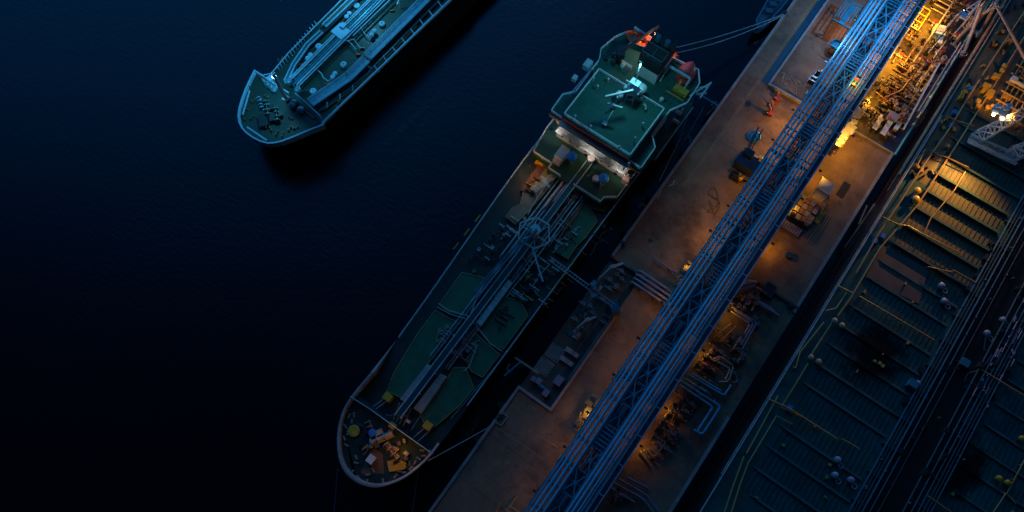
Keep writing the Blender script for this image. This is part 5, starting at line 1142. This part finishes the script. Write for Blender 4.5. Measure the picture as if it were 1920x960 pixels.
# far edge teal pipe with white collars
t_=thing('edge_pipe','long teal pipe with white collars along the far pier edge, top right','pipe',(PR+.2,140,PZ));b=MB();b.tube([(PR+.3,113.5,PZ+.3),(PR+.3,200,PZ+.3)],.28,10);b.build('pipe_body',M('teal_pipe_paint',(.02,.38,.42),.35,coat=.5),t_,True);b=MB()
for y in(122.5,124.6,131,135,139,144):b.tube([(PR+.3,y,PZ+.3),(PR+.3,y+.5,PZ+.3)],.34,10)
b.build('collar',m_white,t_,True)
t_=thing('blue_deck_strip','dark blue steel strip beside the teal edge pipe','steel strip',(PR-1.5,130,PZ));b=MB();b.box((PR-1.6,137,PZ+.08),(3,46.6,.14));b.build('plate',M('dark_blue_plate',(.02,.03,.07),.5,coat=.3),t_);b=MB();b.box((PR-.1,137,PZ+.2),(.12,46,.1));b.build('red_edge',m_red,t_)
# pale lattice ramp along manifold (yellowish) 
t_=thing('access_ramp','long white sloping access ramp between the manifold and the blue strip','ramp',P(1715,190,PZ));b=MB();r0,r1=P(1694,243,PZ+1),P(1762,118,PZ+4);s1=Vector((.9,0,0));b.beam(r0,r1,.35,.3);b.build('ramp_beam',m_white,t_);b=MB();b.beam(r0-s1*1.6,r1-s1*1.6,.14);
for k in range(14):
    v=r0.lerp(r1,k/14);b.beam(v,v-s1*1.6,.12);b.beam(v,v+Vector((0,0,-v.z+PZ)),.12)
b.build('ramp_lattice',m_yellow,t_)
b=MB()
for k in range(2):b.tube([r0.lerp(r1,.3)+s1*(1+k),r1+s1*(1.4+k*.8)+Vector((0,6,2))],.15,8)
b.build('ramp_pipe',m_pink,t_,True)
# triangular derrick at the top
t_=thing('derrick_frame','white triangular derrick frame at the top of the manifold','derrick',P(1795,30,PZ));b=MB();v=[P(1794,29,12),P(1842,-2,12),P(1812,38,11.6)];b.beam(v[0],v[1],.3);b.beam(v[0],v[2],.3);b.beam(v[2],v[1],.25)
for k in range(6):b.beam(v[0].lerp(v[1],k/6),v[2].lerp(v[1],k/6),.14)
for vv in v:b.beam(vv,(vv.x,vv.y,PZ),.22)
b.build('frame',m_white,t_);b=MB();b.box(P(1806,27,12.3),(1.6,1.,.6));b.build('winch_box',m_blue,t_)
# long diagonal cream pipe across manifold
t_=thing('diagonal_pipe','single long cream pipe crossing diagonally over the dark manifold','pipe',P(1730,90,PZ));b=MB();b.tube([P(1713,116,PZ+3),P(1751,60,PZ+3),P(1790,0,PZ+3)],.2,10);b.build('pipe_body',m_cream,t_,True);b=MB()
for pp in((1715,113),(1750,62)):
    v=P(*pp,PZ+3);b.beam(v,(v.x,v.y,PZ),.2)
b.build('stand',m_brass,t_)
t_=thing('blue_tank','small pale blue box tank at the middle of the upper manifold','tank',P(1757,60,PZ));p=P(1760,60,PZ+2);b=MB();b.box(p,(2.4,2.6,2.),.3);b.box(p+Vector((1.2,-2,-.4)),(1.2,1.8,1.4),.3);b.build('tank_body',m_whiteblue,t_);b=MB();b.box(p+Vector((0,0,1.05)),(2.6,1.2,.1),.3);b.build('tank_lid',m_grate,t_)
# yellow framed skid
t_=thing('pipe_skid','yellow framed pipe skid at the top edge right of the bridge','skid',P(1707,22,PZ));c0=P(1707,24,PZ+2);b=MB()
for k in range(4):b.beam(c0+Vector((-3,-3.3+k*2.2,0)),c0+Vector((3.6,-3.3+k*2.2,0)),.2)
for k in range(4):b.beam(c0+Vector((-3+k*2.2,-3.3,.02)),c0+Vector((-3+k*2.2,3.3,.02)),.2)
for x in(-3,3.6):
    for y in(-3.3,3.3):b.beam(c0+Vector((x,y,0)),c0+Vector((x,y,-2)),.2)
b.build('frame',m_yellow,t_);b=MB()
for k in range(9):b.tube([c0+Vector((-2.8+k*.75,-3,-.7)),c0+Vector((-2.8+k*.75,3,-.7))],.13,8)
b.build('pipe',m_brass,t_,True)
# ---- generic valve prototypes and manifolds
def valve_proto(kind,mats):
    t_=thing('valve_assembly','x','valve',(0,0,-50));z=-50
    if kind==0:
        b=MB();b.tube([(-1.3,0,z+.8),(1.3,0,z+.8)],.16,10);b.beam((-1,0,z),(-1,0,z+.7),.14);b.beam((1,0,z),(1,0,z+.7),.14);b.build('pipe_stub',mats[0],t_,True)
        b=MB()
        b.sph((0,0,z+.8),.32);b.tube([(-.47,0,z+.8),(.47,0,z+.8)],.24,10);b.build('valve_body',mats[1],t_,True)
        for x in(-1.3,1.3):MB().tube([(x-.06,0,z+.8),(x+.06,0,z+.8)],.29,12).build('flange',mats[1],t_,True)
    elif kind==1:
        b=MB();b.tube([(0,-1.5,z+.6),(0,.6,z+.6),(0,1.,z+.9),(0,1.,z+1.9)],.2,10);b.build('pipe_stub',mats[0],t_,True);MB().tube([(0,-.5,z+.6),(0,-.4,z+.6)],.34,12).build('flange',mats[1],t_,True);MB().tube([(0,.2,z+.6),(0,.3,z+.6)],.34,12).build('flange',mats[1],t_,True);MB().lathe((0,1,z+1.9),[(.33,0),(.33,.12),(0,.13)],12).build('flange',mats[1],t_,True)
    else:
        b=MB();b.cyl((0,0,z),.45,1.3,14);b.sph((0,0,z+1.3),.45,half=True);b.build('filter_pot',mats[0],t_,True);b=MB();b.tube([(-.9,0,z+.6),(.9,0,z+.6)],.15,8);b.tube([(.9,0,z+.6),(.9,.9,z+.6)],.15,8);b.build('pipe_stub',mats[1],t_,True)
    b=MB();b.cyl((0,0,z+.9),.06,.85,6);b.torus((0,0,z+1.7),.36,.05,seg=12);b.beam((-.35,0,z+1.7),(.35,0,z+1.7),.05);b.build('handwheel',mats[2],t_)
    return t_
protos=[valve_proto(0,(m_brass,m_cream,m_redbright)),valve_proto(1,(m_cream,m_brass,m_grate)),valve_proto(2,(m_dark,m_brass,m_cream)),valve_proto(0,(m_purple,m_dark,m_grate)),valve_proto(1,(m_dark,m_dark,m_cream)),valve_proto(2,(m_pink,m_purple,m_brass))]
used=set()
def scatter(n,x0,x1,y0,y1,label,group,seed,ks):
    random.seed(seed)
    for i in range(n):
        k=random.choice(ks);x,y=random.uniform(x0,x1),random.uniform(y0,y1);rz=random.choice((0,0,math.pi/2,.1,-.15,math.pi));s_=random.uniform(.8,1.35)
        if k not in used:
            o=protos[k];used.add(k);o.location=(x,y,PZ);o.rotation_euler=(0,0,rz);o.scale=(s_,)*3;o['label']=label;o['group']=group
        else:dup(protos[k],(x,y,PZ),rz,label,group,s_)
scatter(48,11.5,20.5,116.5,130,'flanged valve with handwheel packed in the dark lower part of the upper manifold','valves of the dark manifold',1,(0,2,3,4,5,4))
scatter(34,11.8,21,131,146,'flanged valve with handwheel in the orange-lit middle of the upper manifold','valves of the lit manifold',2,(0,1,2,5,0))
scatter(26,12,22,148,164,'flanged valve with handwheel by the yellow framed skid at the top','valves by the yellow skid',3,(0,1,2,0))
scatter(12,12.5,19,60,69,'flanged valve with handwheel inside the bent violet pipes','valves by the violet pipes',4,(0,1,3,4))
scatter(16,12,19,46,57,'flanged valve with handwheel among the looped pipes right of the bridge','valves by the looped pipes',5,(0,1,2,3))
scatter(12,12,17,36,44.5,'flanged valve with handwheel inside the two bent blue pipes','valves by the bent blue pipes',6,(3,4,0))
scatter(12,12,16.5,29,35,'flanged valve with handwheel in the small cluster on the lower yellow slab','valves of the small cluster',7,(3,0,4))
scatter(18,11.8,18,8,18.5,'flanged valve with handwheel in the manifold at the bottom edge','valves of the bottom manifold',8,(0,3,4,5))
def manifold(label,lines,z,r,mat,vert=True):
    w0=P(*lines[0][0],z);t_=thing('pipe_run',label,'pipes',(w0.x,w0.y,PZ),'bent pipe runs right of the bridge')
    for pts in lines:
        w=PP(pts,z);b=MB();q_=[w[0]]
        for a_,b_,c_ in zip(w,w[1:],w[2:]):
            e1=(a_-b_).normalized()*.7;e2=(c_-b_).normalized()*.7;q_+=[b_+e1,b_+e1*.4+e2*.1,b_+e1*.1+e2*.4,b_+e2]
        q_.append(w[-1])
        if vert:q_=[w[0]]+q_[1:-1]+[w[-1]]
        b.tube(q_,r,10)
        for a_,c_ in zip(w,w[1:]):
            for f in(.15,.85):
                v=a_.lerp(c_,f);d=(c_-a_).normalized();b.tube([v-d*.07,v+d*.07],r*1.5,10)
        b.build('pipe',mat,t_,True)
    b=MB()
    for pts in lines:
        w=PP(pts,z)
        for v in w[1:]:b.beam(v-Vector((0,0,r)),(v.x,v.y,PZ),.16)
    b.build('pipe_stand',m_dark,t_)
def off(pts,dx,dy):return [(a_+dx,c_+dy) for a_,c_ in pts]
u1=[(1372,575),(1419,605),(1392,655)]
manifold('three parallel bent violet pipes right of the bridge, below the dark kerb',[u1,[(1376,580),(1413,606),(1390,647)],[(1370,583),(1407,608),(1386,642)]],PZ+1.6,.2,m_purple)
manifold('pair of looped pale pipes in the orange lit area right of the bridge',[[(1338,673),(1350,668),(1376,686),(1366,716),(1348,716)],[(1345,678),(1370,692),(1360,712)],[(1330,668),(1340,678),(1350,672)]],PZ+1.4,.17,m_cream)
manifold('curled small pipe beside the looped pale pipes, nearest the dark water',[[(1368,700),(1378,698),(1384,716),(1374,718)]],PZ+1.2,.13,m_purple)
manifold('long straight blue pipe pair crossing to the right below the looped pipes',[[(1290,702),(1358,742),(1371,722)],[(1296,700),(1352,733)]],PZ+1.6,.19,m_pipe)
manifold('two nested bent blue pipes, largest U-shape right of the bridge',[[(1276,714),(1351,762),(1317,815),(1300,806)],[(1274,722),(1337,763),(1308,808)],[(1282,709),(1330,738)]],PZ+1.7,.24,m_pipe)
manifold('comb of small yellow pipes near the bridge in the orange lit area',[[(1330+k*5,605+k*8),(1350+k*5,618+k*8)] for k in range(5)]+[[(1338,632),(1372,606)],[(1350,640),(1380,612)]],PZ+1.,.1,m_ypipe)
manifold('comb of short brown pipes above the large blue U-shape',[[(1252+k*6,772-k*8),(1285+k*6,792-k*8)] for k in range(6)],PZ+.9,.11,m_brass)
manifold('comb of short brown pipes among the looped pipes',[[(1300+k*5,700-k*8),(1330+k*5,718-k*8)] for k in range(5)],PZ+.9,.1,m_brass)
manifold('comb of yellow pipes at the very bottom of the pier left of the bridge',[[(938+k*8,960-k*6),(962+k*8,975-k*6)] for k in range(3)]+[[(945,965),(970,930)],[(930,962),(940,940)]],PZ+.9,.12,m_ypipe)
manifold('dark bent pipes in the bottom manifold right of the bridge',[[(1150,905),(1205,935),(1225,960)],[(1160,898),(1212,928),(1235,960)],[(1145,915),(1190,942)],[(1175,895),(1215,915)]],PZ+1.3,.2,m_purple)
manifold('pale short pipe rows in the small cluster on the lower yellow slab',[[(1200+k*7,845-k*2),(1212+k*7,862-k*2)] for k in range(5)]+[[(1225,815),(1250,830),(1225,858)]],PZ+1.,.13,m_purple)
manifold('grey lagged pipe rows just below the dark kerb',[[(1415+k*4,560+k*4),(1448+k*4,580+k*4)] for k in range(4)],PZ+1.,.22,m_purple)
manifold('long bent brown pipe looping through the dark manifold',[[(1655,185),(1690,170),(1705,150),(1725,140)],[(1660,192),(1685,180),(1700,190)],[(1640,170),(1670,195)]],PZ+2,.16,m_brass)
manifold('long cream pipes along the orange lit slab beside the bridge, top',[[(1668,110),(1700,60),(1735,10)],[(1690,128),(1715,90)],[(1660,100),(1690,50)]],PZ+1.6,.15,m_cream)
manifold('row of brown crosswise pipes in the dark manifold',[[(1650+k*6,165-k*9),(1685+k*6,185-k*9)] for k in range(8)],PZ+1.8,.15,m_brass)
manifold('row of cream crosswise pipes by the derrick frame',[[(1748+k*5,15-k*8),(1775+k*5,30-k*8)] for k in range(4)]+[[(1740,100),(1765,70)],[(1750,110),(1775,75)]],PZ+2,.15,m_cream)
manifold('row of dark crosswise pipes on the slab beyond the white slabs',[[(1640+k*7,200-k*8),(1668+k*7,214-k*8)] for k in range(5)],PZ+1.,.18,m_dark)
# small dark bundle on the bottom
# moored workboat bow at the top
t_=thing('workboat','bow of a dark blue workboat poking in from the top beside the pier','boat',P(1440,10,0));wb=[(1411,64),(1414,40),(1437,0),(1460,-40),(1520,-40),(1487,0),(1462,30),(1428,60)]
w=smoothpoly(PP(wb,2.6),1);b=MB();b.prism([(p.x,p.y) for p in w],-.5,2.6);b.build('hull',m_black,t_);b=MB();b.prism([((p.x-w[0].x)*.93+w[0].x,(p.y-150)*.95+150) for p in w],2.6,2.75);b.build('deck',m_trussd,t_)
b=MB();b.rail(PP([(1421,55),(1416,42),(1440,0)],2.7),.9,.09,2);b.rail(PP([(1428,56),(1462,20),(1482,-5)],2.7),.9,.09,2);b.build('rail',m_truss,t_);b=MB();
for px,py in((1447,12),(1455,3),(1440,25)):
    p=P(px,py,2.7);b.base(p,(1.6,1.2,1.2),.5)
b.build('deck_house',m_trussd,t_)
# blue stair block by the bridge top
t_=thing('stair_tower','blue steel stair platform attached to the left of the bridge, near the top edge','stair',P(1590,25,PZ));b=MB();c0=P(1588,28,10);b.box(c0,(1.2,6,.15));b.beam(c0+Vector((-2.2,-3.1,.2)),c0+Vector((2.4,-3.1,.2)),.3);b.rail([c0+Vector((-2,-3,0)),c0+Vector((-2,3,0)),c0+Vector((2,3,0))],1.1,.08,1.5);b.build('platform',m_truss,t_);b=MB()
for k in range(6):b.box(c0+Vector((-1.5+k*.6,.5,.3)),(.25,5,.2))
for x in(-2,2):
    for y in(-3,3):b.beam(c0+Vector((x,y,0)),(c0.x+x,c0.y+y,PZ),.25)
b.build('stair_frame',m_truss,t_)
t_=thing('fan_cowl','round blue fan cowl under the left edge of the bridge','fan',P(1568,80,PZ));p=P(1570,82,PZ+3);b=MB();b.lathe(p-Vector((0,0,1)),[(1.2,0),(1.3,.8),(1.1,.9),(1.,.3),(0,.3)],20);b.beam(p+Vector((-2,-1.4,.4)),p+Vector((1,-1.7,.4)),.2);b.build('cowl',m_truss,t_,True);b=MB();b.cyl(p-Vector((0,0,3)),.3,2.1,10);b.build('stem',m_dark,t_)

SPLIT='pipe_stand corridor_fitting corridor_valve deck_fitting valve_cluster roof_antenna mooring_bitts deck_stud_grid deck_ventilator orange_fitting small_deck_fitting blue_deck_box yellow_deck_box manifold_valve forecastle_vent bridge_windows house_portholes white_ventilator small_bent_pipe yellow_rail_marking satellite_dome forward_pipe side_pipe_pair access_ladder_rail lit_manifold_pipe light_pole hose_saddle_ring walkway_strut bulwark_stay deck_railing exhaust_pipe side_locker teal_deck_locker junction_box crate slatted_crate upper_deck_railing trestle_leg lower_deck_plate wing_support yellow_edge_line orange_guard_rail breakwater windlass_base cross_brace transverse_girder pipe_support collar reel_flange leg planks pole corridor_pipe tan_deck_coating side_railing walkway_rail catwalk_rail hull_side_pipe house_deck_rail access_ladder_davit gantry_platform_rail ladder_rails hook_arm'.split()
def split(o):
    me=o.data;n=len(me.vertices);pa=list(range(n))
    def f(i):
        while pa[i]!=i:pa[i]=pa[pa[i]];i=pa[i]
        return i
    for p in me.polygons:
        a=f(p.vertices[0])
        for v in p.vertices[1:]:
            c=f(v)
            if c!=a:pa[c]=a
    isl={}
    for i in range(n):isl.setdefault(f(i),[]).append(i)
    I=[]
    for k,vs in isl.items():
        c=[me.vertices[i].co for i in vs];I.append([k,[min(q[j] for q in c)-.04 for j in range(3)],[max(q[j] for q in c)+.04 for j in range(3)]])
    m=len(I)
    if m<2 or m>900:return
    g=list(range(m))
    def h(i):
        while g[i]!=i:g[i]=g[g[i]];i=g[i]
        return i
    for i in range(m):
        for j in range(i+1,m):
            if all(I[i][1][q]<=I[j][2][q] and I[j][1][q]<=I[i][2][q] for q in range(3)):
                a,c=h(i),h(j)
                if a!=c:g[c]=a
    cl={}
    for i in range(m):cl[I[i][0]]=h(i)
    ids=sorted(set(cl.values()))
    if len(ids)<2 or len(ids)>100:return
    polys={i:[] for i in ids}
    for p in me.polygons:polys[cl[f(p.vertices[0])]].append(tuple(p.vertices))
    sm=me.polygons[0].use_smooth
    for q,i in enumerate(ids):
        mp={};vs=[];fs=[]
        for p in polys[i]:
            t=[]
            for v in p:
                if v not in mp:mp[v]=len(vs);vs.append(tuple(me.vertices[v].co))
                t.append(mp[v])
            fs.append(t)
        nm=bpy.data.meshes.new(o.name.split('.')[0]);nm.from_pydata(vs,[],fs);nm.materials.append(me.materials[0])
        if sm:
            nm.polygons.foreach_set('use_smooth',[True]*len(nm.polygons))
            try:nm.set_sharp_from_angle(angle=R(40))
            except Exception:pass
        if q==0:first=nm
        else:
            c=o.copy();c.data=nm;S.collection.objects.link(c);c.parent=o.parent
    o.data=first
for o in list(bpy.data.objects):
    if o.type=='MESH' and o.parent and o.name.split('.')[0] in SPLIT and o.data.users==1 and not o.children: split(o)
print('objects',len(bpy.data.objects))
